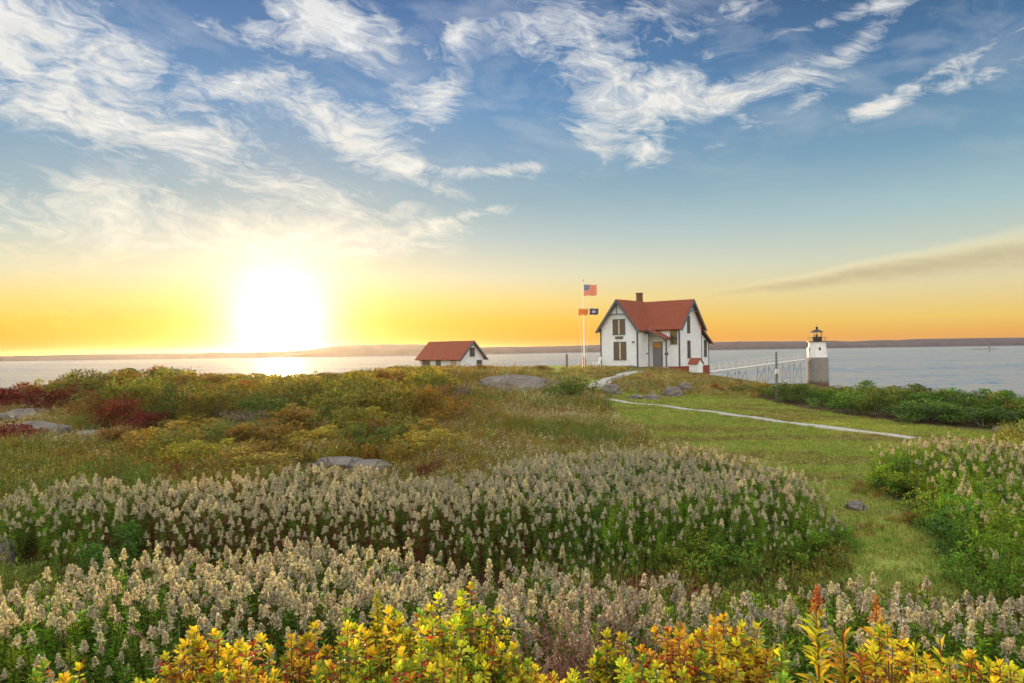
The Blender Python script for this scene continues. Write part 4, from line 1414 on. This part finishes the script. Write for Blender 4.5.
# rough slope below the house and the low strip by the tower
def rough(x, y, p):
    return ((p > 560) & (p < 760) & (y > ip_(p, [560, 600, 640, 700, 760], [57, 52, 45.5, 43.5, 42])) & (y < 82) & ~((p < 650) & (np.abs(p - ip_(y, [50, 52, 55, 60, 65, 71, 75], [578, 588, 598, 609, 619, 630, 641])) < 9)))
xr, yr = points(560, 760, 42, 82, .5, rough)
xw, yw = points(-120, 1130, 6.3, 11.2, .24, lambda x, y, p: ((p < 60) & (y < 10.1) & (y > 8.0)) | ((p > 520) & (p < 845) & (y > 7.2) & (y < 10.6)) | ((p > 845) & (y > 6.3) & (y < 8.6)))
n0 = len(x)
p = pxof(x, y)
a, c = nz(x, y, .22), nz(x, y, .5, 5)
warm = ip_(p, [0, 250, 420], [0, .2, 0])
vid = np.select([(p < 250) & (y < 22) & (c > -.05), (p < 250) & (y < 22), (a > .28), (c > .36), (a < -.30), (y > 20) & (c < -.2)],
                [4, 3, 7, 5, 2, 6], default=np.where(rng.uniform(0, 1, n0) < .5, 1, 0))
mixm = rng.uniform(0, 1, n0)
vid = np.where(mixm < .18, rng.choice([0, 1, 3, 6, 7], n0), vid)
glow_gold = (rng.uniform(0, 1, n0) < ip_(p, [0, 120, 200, 400, 560], [.15, .3, .85, .6, .12]) * ip_(y, [13, 18, 22], [.3, .75, 1.0]))  # left meadow turned golden and rust, standing in for warm sun flare
vid = np.where(glow_gold, rng.choice([8, 8, 9, 5], n0), vid)
s = rng.uniform(.75, 1.25, n0) * np.where(y > 30, 1.35, 1) * np.where((p < 420) & (y > 19) & (y < 32), 1.1, 1)
vr = rng.choice([0, 1, 2, 3, 2, 6, 9, 5], len(xr))
xe, ye = points(990, 1700, 6.5, 34, .36, lambda x, y, p: (p > 1125) | ((p > 1000) & (y > 16.8) & (y < 24)) | (y < 8) & (p > 1080))
xg, yg = points(835, 1010, 8.5, 16, .2, lambda x, y, p: (nz(x, y, .55, 12) > .12) & (p > 850) & lawn_mask(x, y))
X, Y = np.r_[x, xr, xw, xg, xe], np.r_[y, yr, yw, yg, ye]
S = np.r_[s, rng.uniform(.35, .8, len(xr)), rng.uniform(.45, .95, len(xw)), rng.uniform(.18, .4, len(xg)), rng.uniform(.9, 1.5, len(xe))]
VI = np.r_[vid, vr, rng.choice([4, 4, 7, 3, 5], len(xw)), rng.choice([5, 9, 2, 8], len(xg)), rng.choice([4, 4, 7, 3, 0, 8], len(xe))]
scatter('meadow', MEAD, np.c_[X, Y, gh(X, Y)], rng.uniform(0, 6.28, len(X)), S, VI, 'olive and straw coloured rough meadow herbs and grass', 'meadow', .12)

# --- short turf
TG = [(.24, .32, .04), (.18, .27, .03), (.34, .38, .07), (.38, .32, .10)]
TURF = [joined('turf_mesh', [(tuft(30 + i, 22, .085, .12, pal, .005, 1.1), leafy)]) for i, pal in enumerate((TG, TG[:3], TG + STRAW[:2], [(.20, .15, .05), (.26, .2, .08), (.15, .13, .035)]))]
def off_path(x, y):
    ok = np.ones(x.shape, bool)
    for pts_, w in PATHS:
        for a_, b_ in zip(pts_, pts_[1:]):
            u = np.clip(((x - a_[0]) * (b_ - a_)[0] + (y - a_[1]) * (b_ - a_)[1]) / ((b_ - a_) ** 2).sum(), 0, 1)
            ok &= np.hypot(x - a_[0] - u * (b_ - a_)[0], y - a_[1] - u * (b_ - a_)[1]) > w * .5 + rng.uniform(-.06, .10, x.shape)
    return ok
def tk(x, y, p):
    ok = lawn_mask(x, y) & (rng.uniform(0, 1, x.shape) < np.clip(26 / y, .2, 1))
    return ok & off_path(x, y)
x, y = points(560, 1020, 8, 50, .14, tk)
c = nz(x * .35, y, .55, 3)
vid = np.where(c > .12, np.where(rng.uniform(0, 1, len(x)) < .6, 3, 2), rng.choice([0, 1, 1, 2], len(x)))
scatter('lawn_grass', TURF, np.c_[x, y, gh(x, y) - .005], rng.uniform(0, 6.28, len(x)), rng.uniform(.6, 1.2, len(x)) * np.where(y > 25, 1.1, 1), vid, 'short green and straw lawn grass below the white house', 'grass', .1)

# --- shrubs
def shrub(seed, pal, R0=1.2, h=1.9, n=2300, L=.125, wts=None, lobes=5):
    r = np.random.default_rng(seed)
    fo, tw = PB(), PB()
    # branches end in leaf clumps: uneven outline, gaps between
    C = []
    for k in range(lobes * 5):
        an, u = r.uniform(0, 6.28), r.uniform(0, 1) ** .6
        e = r.uniform(.15, 1)
        c = np.array([math.cos(an) * u * R0, math.sin(an) * u * R0, h * (.10 + .80 * e * (1 - .45 * u * u)) + r.normal(0, .06)])
        C.append((c, r.uniform(.18, .36) * R0))
        if k % 2 == 0:
            b0 = np.array([math.cos(an) * .12, math.sin(an) * .12, 0])
            m = (b0 + c) / 2 + np.array([0, 0, -.1 * h]) + r.normal(0, .05, 3)
            tw.tube([tuple(b0), tuple(m), tuple(c)], .025, .008, (.1, .08, .06), 4)
    per = n // len(C)
    for c, rad in C:
        q = unit(r, per) * (r.uniform(.2, 1, (per, 1)) ** .4) * rad * [1, 1, .75]
        d = q / rad + unit(r, per) * .8 + [0, 0, .5]
        cc = cols(r, per, pal, wts) * r.uniform(.8, 1.25)
        fo.leaves(c + q, d, L * r.uniform(.6, 1.3, per), L * .5 * r.uniform(.7, 1.3, per), np.clip(cc, 0, .9), r)
    return fo.mesh('foliage', leafy), tw.mesh('branches', bark)
SH = {
 'olive': [shrub(50 + i, [(.19, .185, .024), (.13, .135, .02), (.26, .22, .03)]) for i in range(3)],
 'green': [shrub(60 + i, [(.085, .125, .018), (.06, .095, .015), (.125, .165, .025)]) for i in range(3)],
 'red': [shrub(70 + i, [(.17, .026, .014), (.11, .022, .012), (.16, .07, .02)], h=1.2) for i in range(2)],
 'russet': [shrub(80 + i, [(.25, .145, .026), (.19, .13, .024), (.27, .11, .022)]) for i in range(2)],
 'glow_gold': [shrub(85 + i, [(.38, .26, .03), (.28, .215, .025), (.44, .30, .04), (.20, .19, .025)]) for i in range(2)],  # leaves coloured golden in place of the sun's warm flare
 'grey': [shrub(90, [(.23, .17, .15), (.16, .12, .10), (.12, .10, .05)], h=.9)],
 'lush': [shrub(95 + i, [(.085, .17, .02), (.06, .125, .016), (.12, .20, .03)]) for i in range(2)],
 'lime': [shrub(105 + i, [(.14, .28, .022), (.09, .20, .016), (.22, .35, .03), (.20, .20, .025)], n=2000) for i in range(3)],
}
SPRO = {}
def place_shrub(kind, x, y, hgt, wid, label, group, name='shrub'):
    v = rng.integers(len(SH[kind]))
    z = g1(x, y)
    key = (kind, v)
    if key not in SPRO:
        e = empty(name, (x, y, z))
        for nm, m in zip(('foliage', 'branches'), SH[kind][v]):
            c = bpy.data.objects.new(nm, m)
            COL.objects.link(c)
            c.parent = e
        SPRO[key] = e
        e['category'] = 'shrub'
    else:
        e = copy_tree(SPRO[key])
    e.name = name
    e.location = (x, y, z - .05)
    h0 = 1.9 if kind not in ('red', 'grey') else (1.2 if kind == 'red' else .9)
    e.scale = (wid / 2.4, wid / 2.4, hgt / h0)
    e.rotation_euler = (0, 0, rng.uniform(0, 6.28))
    for q in ('label', 'group'):
        if q in e: del e[q]
    return tag(e, label, 'shrub', group)
SIL_L = ([-80, 0, 40, 80, 130, 190, 230, 270, 300, 350, 400, 440, 490, 545], [396, 386, 376, 366, 362, 366, 372, 370, 371, 369, 363, 363, 363, 369])
def cap_h(px, d, sil, want):
    ztop = EYE - (ip_(px, *sil) + 1.5 - hor(px)) / F * d
    return float(np.clip(want, .5, max(.55, (ztop - g1(xat(px, d), d)) / 1.0)))
def free(x, y):
    for cpx, cd, cr in clear:
        if abs(x - xat(cpx, cd)) < cr and cd - 5.5 < y < cd + cr * .6: return False
    return True
named = [  # column, distance, kind, height, width, label
    (22, 38, 'red', 1.6, 4.6, 'deep red shrub above the pale ledge at the far left'),
    (75, 35, 'red', 1.5, 4.2, 'deep red shrub between the pale ledge and the olive bushes'),
    (125, 28.5, 'red', 1.5, 2.6, 'dark red rounded shrub right of the split boulder'),
    (150, 27, 'red', .9, 2.0, 'low dark red shrub spilling out at the foot of the olive bushes'),
    (12, 24.2, 'red', .9, 2.2, 'low red brown shrub at the left edge below the split boulder'),
    (138, 33, 'olive', 1.9, 4.0, 'rounded yellowish olive bush just above the dark red shrub'),
    (158, 44, 'green', 2.5, 5.0, 'tall dark green shrub forming the top of the left thicket'),
    (95, 45, 'green', 2.5, 4.6, 'tall dark bush on the left end of the thicket skyline'),
    (422, 16.8, 'red', .55, 1.7, 'small crimson shrub right of the flat pale slab'),
    (170, 17.0, 'red', .5, 1.3, 'small crimson shrub just above the cream goldenrod on the left'),
    (300, 20.5, 'red', .45, 1.0, 'tiny dark red shrub behind the flat pale slab'),
    (440, 37, 'grey', .9, 3.2, 'greyish mauve bare shrub before the boathouse bushes'),
    (245, 27, 'grey', .8, 2.2, 'greyish pink shrub in the glow tinted herbs below the sun'),
    (574, 38.5, 'green', 1.6, 3.0, 'dense green reedy clump at the lawn corner below the flagpole'),
    (550, 47, 'olive', .8, 2.0, 'small olive bush beside the grey ledge below the flagpole'),
    (122, 10.3, 'lush', .78, 1.1, 'yellow green bush standing out between the two goldenrod beds'),
]
for px, d, kd, h, w, lab in named:
    place_shrub(kd, xat(px, d), d, h, w, lab, 'shrubs that stand out around the meadow')
LT = {'glow_gold': 'bush tinted golden as sun glow in the dense thicket on the left below the sun', 'olive': 'olive bush in the dense thicket on the left below the sun', 'green': 'dark green bush in the dense thicket on the left below the sun', 'russet': 'russet brown bush in the dense thicket on the left below the sun'}
pts = []
def poisson(px0, px1, d0, d1, n, r0, ok):
    got = []
    for _ in range(n * 40):
        d = rng.uniform(d0, d1)
        x = xat(rng.uniform(px0, px1), d)
        if ok(x, d, pxof(x, d)) and free(x, d) and all((x - a) ** 2 + (d - b_) ** 2 > (r0 * (.55 + d / 45)) ** 2 for a, b_ in got + pts):
            got.append((x, d))
            if len(got) >= n: break
    pts.extend(got)
    return got
for px, d, *_ in named: pts.append((xat(px, d), d))
for x, d in poisson(-60, 436, 15.5, 56, 185, 1.25, lambda x, y, p: y > lim(p) + 1.0):
    px = pxof(x, d)
    kd = ['olive', 'green', 'russet', 'glow_gold'][rng.choice(4, p=[.33, .12, .21, .34])]  # golden and russet shares raised to imitate the warm flare
    place_shrub(kd, x, d, cap_h(px, d, SIL_L, rng.uniform(1.2, 2.4) * ip_(d, [15, 20, 26, 34], [.36, .52, .8, 1.05])), rng.uniform(2.4, 4.0) * ip_(d, [15, 20, 34], [.5, .68, 1]), LT[kd], 'bushes of the left thicket')
for x, d in poisson(388, 548, 47, 80, 34, 1.2, lambda x, y, p: y > ip_(p, [388, 480, 548], [44, 47, 52])):
    px = pxof(x, d)
    kd = ['olive', 'russet', 'green'][rng.choice(3, p=[.45, .25, .3])]
    place_shrub(kd, x, d, cap_h(px, d, SIL_L, rng.uniform(1.0, 2.2)), rng.uniform(2.6, 4.0),
                {'olive': 'olive bush', 'russet': 'russet bush', 'green': 'dark green bush'}[kd] + ' in the hedge of shrubs in front of the boathouse', 'bushes before the boathouse')
SIL_R = ([735, 755, 770, 815, 850, 880, 905, 925, 960, 1000, 1040, 1100], [396, 379, 377, 384, 381, 378, 377, 381, 386, 389, 391, 392])
base_r = lambda p: ip_(p, [735, 755, 800, 868, 950, 1015, 1100], [49, 42.5, 36.5, 30.5, 26.4, 24.6, 22])
def rt(x, y, p): return y > base_r(p) + .8 and y < base_r(p) + 15
RT = {'green': 'dark green bush in the thicket along the shore before the lighthouse', 'olive': 'olive bush in the thicket along the shore before the lighthouse',
      'lush': 'bright green bush in the thicket along the shore before the lighthouse', 'russet': 'russet bush in the thicket along the shore before the lighthouse'}
for x, d in poisson(742, 1110, 22, 50, 62, 1.25, rt):
    px = pxof(x, d)
    kd = ['green', 'olive', 'lush', 'russet'][rng.choice(4, p=[.56, .12, .32, 0])]
    edge = d - base_r(px)
    place_shrub(kd, x, d, cap_h(px, d, SIL_R, rng.uniform(.9, 1.4) if edge < 3 else rng.uniform(1.3, 2.4)), rng.uniform(1.9, 3.4), RT[kd], 'bushes of the shoreline thicket')
LIME = [(890, 15.0, .9), (905, 14.6, .8), (918, 13.9, .75), (936, 12.6, .8), (946, 11.9, .6), (955, 11.2, .75), (968, 10.3, .7), (975, 11.6, .85), (985, 9.4, .7), (996, 10.6, .8), (1003, 8.4, .75), (1012, 9.6, .85),
        (960, 13.2, .9), (1000, 12.2, .9), (1018, 11.0, .9), (925, 15.2, .95)]
for px, d, h in LIME:
    place_shrub('lime' if rng.uniform() < .75 else 'lush', xat(px, d), d, h, rng.uniform(.9, 1.4), 'low leafy green bush among the goldenrod of the right hand bed', 'leafy bushes in the right bed')
for px, d, h in [(690, 9.9, .7), (722, 10.0, .62), (655, 10.1, .7), (770, 10.4, .72), (805, 10.7, .68), (740, 11.6, .85), (615, 10.6, .8), (830, 11.2, .6)]:
    place_shrub('lime', xat(px, d), d, h, rng.uniform(.7, 1.1), 'bright leafy green bush on the front edge of the middle goldenrod bed', 'leafy bushes in the middle bed')
for px, d, h in [(640, 6.5, .78), (700, 6.2, .8), (760, 6.3, .72), (905, 5.9, .78), (955, 6.0, .74), (1005, 5.6, .7), (830, 6.3, .8)]:
    place_shrub('lime', xat(px, d), d, h, rng.uniform(.45, .7), 'small leafy green bush among the nearest goldenrods on the right', 'leafy bushes in the front bed')
place_shrub('russet', xat(716, 50), 50, .5, 1.6, 'low brown bush on the bare slope right of the small shed', 'shrubs that stand out around the meadow')
place_shrub('russet', xat(915, 12.6), 12.6, .26, .9, 'dark rusty undergrowth at the foot of the right goldenrod bed', 'shrubs that stand out around the meadow')

# --- foreground bayberry: rosettes of blunt leaves at the twig ends
YEL = [(.74, .58, .03), (.62, .53, .03), (.40, .44, .03), (.19, .30, .025), (.66, .34, .03), (.34, .06, .02)]
def bayberry(seed, R0=.42, h=1.2, tips=120, wts=(3, 3, 2.2, 2.2, .7, .5), L=.043, nl=11, dome=.3):
    r = np.random.default_rng(seed)
    fo, tw = PB(), PB()
    for k in range(tips):
        an, u = r.uniform(0, 6.28), r.uniform(0, 1) ** .55
        lev = r.uniform(.45, 1) ** .6
        c = np.array([math.cos(an) * u * R0, math.sin(an) * u * R0, h * (lev * (1 - dome * u * u)) * r.uniform(.86, 1.04)])
        b0 = np.array([math.cos(an) * .08, math.sin(an) * .08, 0])
        m = b0 * .5 + c * .5 + np.array([0, 0, -.08]) + r.normal(0, .02, 3)
        tw.tube([tuple(b0), tuple(m), tuple(c)], .007, .0028, (.16, .06, .04) if r.uniform() < .5 else (.12, .09, .06), 4)
        ax = (c - m) / np.linalg.norm(c - m) + [0, 0, .7]
        ax /= np.linalg.norm(ax)
        main = cols(r, 1, YEL, wts)[0]
        for ring, (up, sh) in enumerate(((1.6, 0), (.75, -.012), (.15, -.035), (-.1, -.06))):
            n = nl // 2 if ring == 0 else nl - 4
            a2 = np.arange(n) * 6.283 / n + r.uniform(0, 6) + r.normal(0, .2, n)
            e1 = np.cross(ax, [.2, .9, .3]); e1 /= np.linalg.norm(e1)
            e2 = np.cross(ax, e1)
            d = e1 * np.cos(a2)[:, None] + e2 * np.sin(a2)[:, None] + ax * up
            q = np.tile(c + ax * sh, (n, 1))
            cc = np.where(r.uniform(0, 1, (n, 1)) < .6, main, cols(r, n, YEL, wts))
            if ring >= 2: cc = np.where(r.uniform(0, 1, (n, 1)) < .35, cols(r, n, [(.40, .07, .025), (.5, .2, .03), (.12, .18, .025), (.28, .04, .02)]), cc)
            cc = np.clip(cc * (1 + r.normal(0, .12, (n, 1))), .01, .9)
            Ln = L * r.uniform(.7, 1.25, n)
            # blunt leaves: six corners
            d /= np.linalg.norm(d, axis=1, keepdims=True)
            sd = np.cross(d, ax + r.normal(0, .25, (n, 3)))
            sd /= np.linalg.norm(sd, axis=1, keepdims=True) + 1e-9
            nr = np.cross(sd, d)
            W = Ln * .42
            A = lambda t, w, z: q + d * (Ln * t)[:, None] + sd * (W * w)[:, None] + nr * (W * z)[:, None]
            v = np.stack([A(0, 0, 0), A(.45, .38, .12), A(.8, .42, .16), A(1, 0, -.05), A(.8, -.42, .16), A(.45, -.38, .12), A(.6, 0, -.05)], 1).reshape(-1, 3)
            i = np.arange(n) * 7
            f = np.concatenate([np.stack([i + a_, i + b_, i + 6], 1) for a_, b_ in ((0, 1), (1, 2), (2, 3), (3, 4), (4, 5), (5, 0))])
            fo.raw(v, f, np.repeat(cc, 7, 0))
    return fo, tw
def single(name, parts, loc, label, cat, group=None, rz=0, sc=1):
    e = empty(name, loc, rz)
    e.scale = (sc,) * 3
    for nm, pb, m in parts:
        c = bpy.data.objects.new(nm, pb.mesh(nm, m))
        COL.objects.link(c)
        c.parent = e
    return tag(e, label, cat, group)
ORANGE = (1.8, .9, .3, .2, 3.4, .8)
GREENY = (1.5, 2.2, 3, 3, .2, .2)
bushes = [  # column, top row, distance, radius, weights, tips, label
    (58, 643, 3.75, .22, (3, 2, 1, 1.4, 1, 1.0), 40, 'yellow bayberry bush with red and green leaves in the lower left corner'),
    (146, 663, 3.7, .12, (3, 3, 2, 1, .4, .2), 16, 'small yellow green bayberry sprig between two red tinged bushes'),
    (226, 640, 3.8, .17, (3, 3, 2, 1.4, .8, .8), 30, 'yellow bayberry bush below the dark stems on the left'),
    (300, 622, 3.95, .24, (3, 3, 2.2, 2.6, .8, .9), 56, 'wide yellow bayberry bush left of the tall green tip'),
    (374, 612, 4.0, .24, (3, 3, 2.6, 3, .6, .8), 56, 'yellow bayberry bush from which the tall green tip rises'),
    (455, 607, 4.0, .28, (3, 3, 2.6, 2.8, .5, .7), 76, 'broad golden bayberry bush just left of the centre of the picture'),
    (508, 634, 3.85, .17, (3, 3, 2.6, 2.8, .4, .4), 34, 'golden bayberry bush at the left edge of the bare twigs'),
    (340, 650, 3.55, .26, (2, 2, 2, 3, .5, .8), 56, 'greener low bayberry bush before the wide yellow bushes'),
    (430, 652, 3.55, .26, GREENY, 56, 'low green and yellow bayberry bush in front of the broad golden one'),
    (572, 655, 3.6, .20, (3, 3, 2, 1.5, .5, .4), 36, 'low yellow bayberry bush under the bare reddish twigs'),
    (640, 660, 3.55, .2, GREENY, 36, 'low green bayberry bush in front of the orange bush'),
    (250, 664, 3.5, .2, (2, 2, 2, 2, 1, 2), 36, 'low red stemmed bayberry bush at the bottom edge on the left'),
    (668, 612, 4.05, .26, ORANGE, 66, 'left one of two golden orange bushes right of the bare twigs'),
    (730, 616, 4.0, .24, ORANGE, 60, 'right one of two golden orange bushes right of the bare twigs'),
    (700, 648, 3.6, .24, (2.5, 2, 1, 1, 2, 1.4), 50, 'low orange and yellow bush at the bottom edge under the orange bush'),
    (770, 645, 3.65, .16, GREENY, 30, 'yellow green bayberry bush right of the orange bush'),
    (930, 652, 3.7, .18, (3, 3, 2, 1, .8, .2), 24, 'yellow leaved bush at the bottom edge right of the two flowering stalks'),
    (190, 648, 3.8, .18, (3, 3, 2, 1.4, .5, .6), 40, 'yellow bayberry bush at the foot of the thin red stems'),
    (545, 650, 3.75, .18, (3, 3, 2, 1.4, .4, .4), 40, 'small golden bayberry bush before the bare reddish twigs'),
    (610, 640, 3.8, .16, (3, 2.5, 1.4, 1, 1.2, .5), 34, 'golden bush between the bare twigs and the orange bush'),
    (890, 650, 3.6, .2, (3, 3, 2, 1.6, .5, .2), 40, 'low yellow bush under the right one of the flowering stalks'),
    (965, 645, 3.85, .2, (3, 3, 2.4, 1.6, .5, .2), 40, 'yellow green bush between the spiky tuft and the corner bush'),
    (1000, 656, 3.7, .2, (3, 3, 2, 1.5, .6, .2), 28, 'yellow leaved bush in the lower right corner'),
]
for i, (px, py, d, rad, wts, tips, lab) in enumerate(bushes):
    z0 = g1(xat(px, d), d)
    h = at(px, py, d).z - z0
    fo, tw = bayberry(200 + i, rad * 1.2, h * (.95 + .09 * ((i * 7) % 3)), int(tips * 2.9), wts)
    single('bayberry_bush', (('foliage', fo, leafy), ('twigs', tw, bark)), (xat(px, d), d, z0), lab, 'bush', 'bayberry bushes along the front', rng.uniform(0, 6))

# tall green tip, flowering stalks
def stalk(seed, h, pal, n, L, wid=.2, up=.9, head=None, hh=.16, lo=.35):
    r = np.random.default_rng(seed)
    st, hd = PB(), PB()
    st.tube([(0, 0, 0), (.01, 0, h * .5), (.0, .01, h)], .008, .004, (.35, .10, .03), 5)
    u = r.uniform(lo, .97, n)
    an = np.arange(n) * 2.4
    p = np.stack([0 * u, 0 * u, h * u], 1)
    d = np.stack([np.cos(an), np.sin(an), up + r.normal(0, .25, n)], 1)
    Ln = L * r.uniform(.7, 1.2, n) * (1.15 - .5 * u)
    st.leaves(p, d, Ln, Ln * wid, cols(r, n, pal), r, .25, .5, .15)
    if head:
        k = 190
        q = r.uniform(0, 1, k)
        an = r.uniform(0, 6.28, k)
        rad = hh * .30 * (1 - q) ** .7 * r.uniform(.3, 1, k)
        pp = np.stack([rad * np.cos(an), rad * np.sin(an), h + hh * (q - .25) + .0 * q], 1)
        hd.leaves(pp, unit(r, k) + [0, 0, .6], r.uniform(.010, .02, k), r.uniform(.008, .013, k), cols(r, k, head), r)
        hd.tube([(0, 0, h), (0, 0, h + hh * .7)], .004, .002, (.35, .12, .04), 4)
    return st, hd
YS = [(.60, .50, .04), (.45, .45, .04), (.28, .34, .035), (.62, .38, .05)]
OR = [(.55, .22, .04), (.45, .12, .03), (.62, .33, .07), (.30, .08, .03)]
def put_stalk(seed, px, py, d, pal, n, L, lab, head=None, wid=.2, up=.9, lo=.35, hh=.16, name='flower_stalk', group=None):
    z0 = g1(xat(px, d), d)
    h = at(px, py, d).z - z0 - (hh * .7 if head else 0)
    st, hd = stalk(seed, h, pal, n, L, wid, up, head, hh, lo)
    parts = [('leafy_stem', st, leafy)] + ([('flower_head', hd, fluff)] if head else [])
    single(name, parts, (xat(px, d), d, z0), lab, 'plant', group)
put_stalk(1, 812, 587, 3.9, YS, 110, .17, 'yellow leaved stalk with orange seed head, the left one of the pair', OR, .2, .8)
put_stalk(2, 871, 597, 3.9, YS, 70, .15, 'yellow leaved stalk with orange seed head, the right one of the pair', OR, .24, .9)
put_stalk(3, 838, 627, 3.75, YS, 90, .16, 'bushy yellow green stalk between the two orange tipped stalks', None, .18, .8)
put_stalk(4, 855, 650, 3.6, YS[:1] + OR[:2], 60, .11, 'short stalk with yellow and orange red leaves at the bottom edge', None, .35, .7)
put_stalk(5, 374, 592, 4.0, [(.34, .38, .04), (.24, .32, .035), (.42, .40, .05)], 170, .085, 'tall fuzzy yellow green tip rising out of the yellow bushes', [(.36, .40, .05), (.28, .33, .04)], .4, .5, .6, .14)
put_stalk(6, 780, 640, 3.8, YS[1:3], 70, .13, 'yellow green leafy stalk just right of the orange bush', None, .25, .9)
put_stalk(7, 935, 640, 3.9, YS[:2], 60, .13, 'spiky yellow leaf tuft right of the orange tipped stalks', None, .2, 1.0)

# bare reddish twigs and a few dry stems
def twigs(seed, n, h, spread):
    r = np.random.default_rng(seed)
    P = PB()
    for k in range(n):
        a, q = r.uniform(0, 6.28), r.uniform(0, spread)
        p0 = np.array([math.cos(a) * q, math.sin(a) * q * .5, h * .3])
        d = np.array([r.normal(0, .35), r.normal(0, .3), 1.0])
        L = h * r.uniform(.35, .75)
        c = np.array([(.22, .10, .08), (.28, .16, .13), (.30, .20, .15)][r.integers(3)])
        p1, p2 = p0 + d * L * .5, p0 + d * L + np.array([r.normal(0, .06), r.normal(0, .05), 0])
        P.tube([tuple(p0 * [1, 1, 0]), tuple(p0), tuple(p1), tuple(p2)], .0035, .0012, tuple(c), 3)
        for s_ in range(7):
            b0 = p0 + (p2 - p0) * r.uniform(.3, 1)
            dd = d * .5 + r.normal(0, .55, 3)
            P.tube([tuple(b0), tuple(b0 + dd * .10 * r.uniform(.5, 1.4))], .002, .0009, tuple(c * 1.15), 3)
    return P
for i, (px, py, d, n, sp, lab) in enumerate([(575, 598, 4.15, 80, .34, 'tangle of bare reddish twigs between the golden and the orange bushes'),
                                             (625, 596, 4.3, 40, .2, 'bare pinkish twigs rising behind the left end of the orange bush'),
                                             (200, 640, 3.9, 18, .16, 'thin red bare stems beside the yellow bush on the left')]):
    z0 = g1(xat(px, d), d)
    single('twig_clump', [('stems', twigs(300 + i, n, at(px, py, d).z - z0, sp), leafy)], (xat(px, d), d, z0), lab, 'twigs')
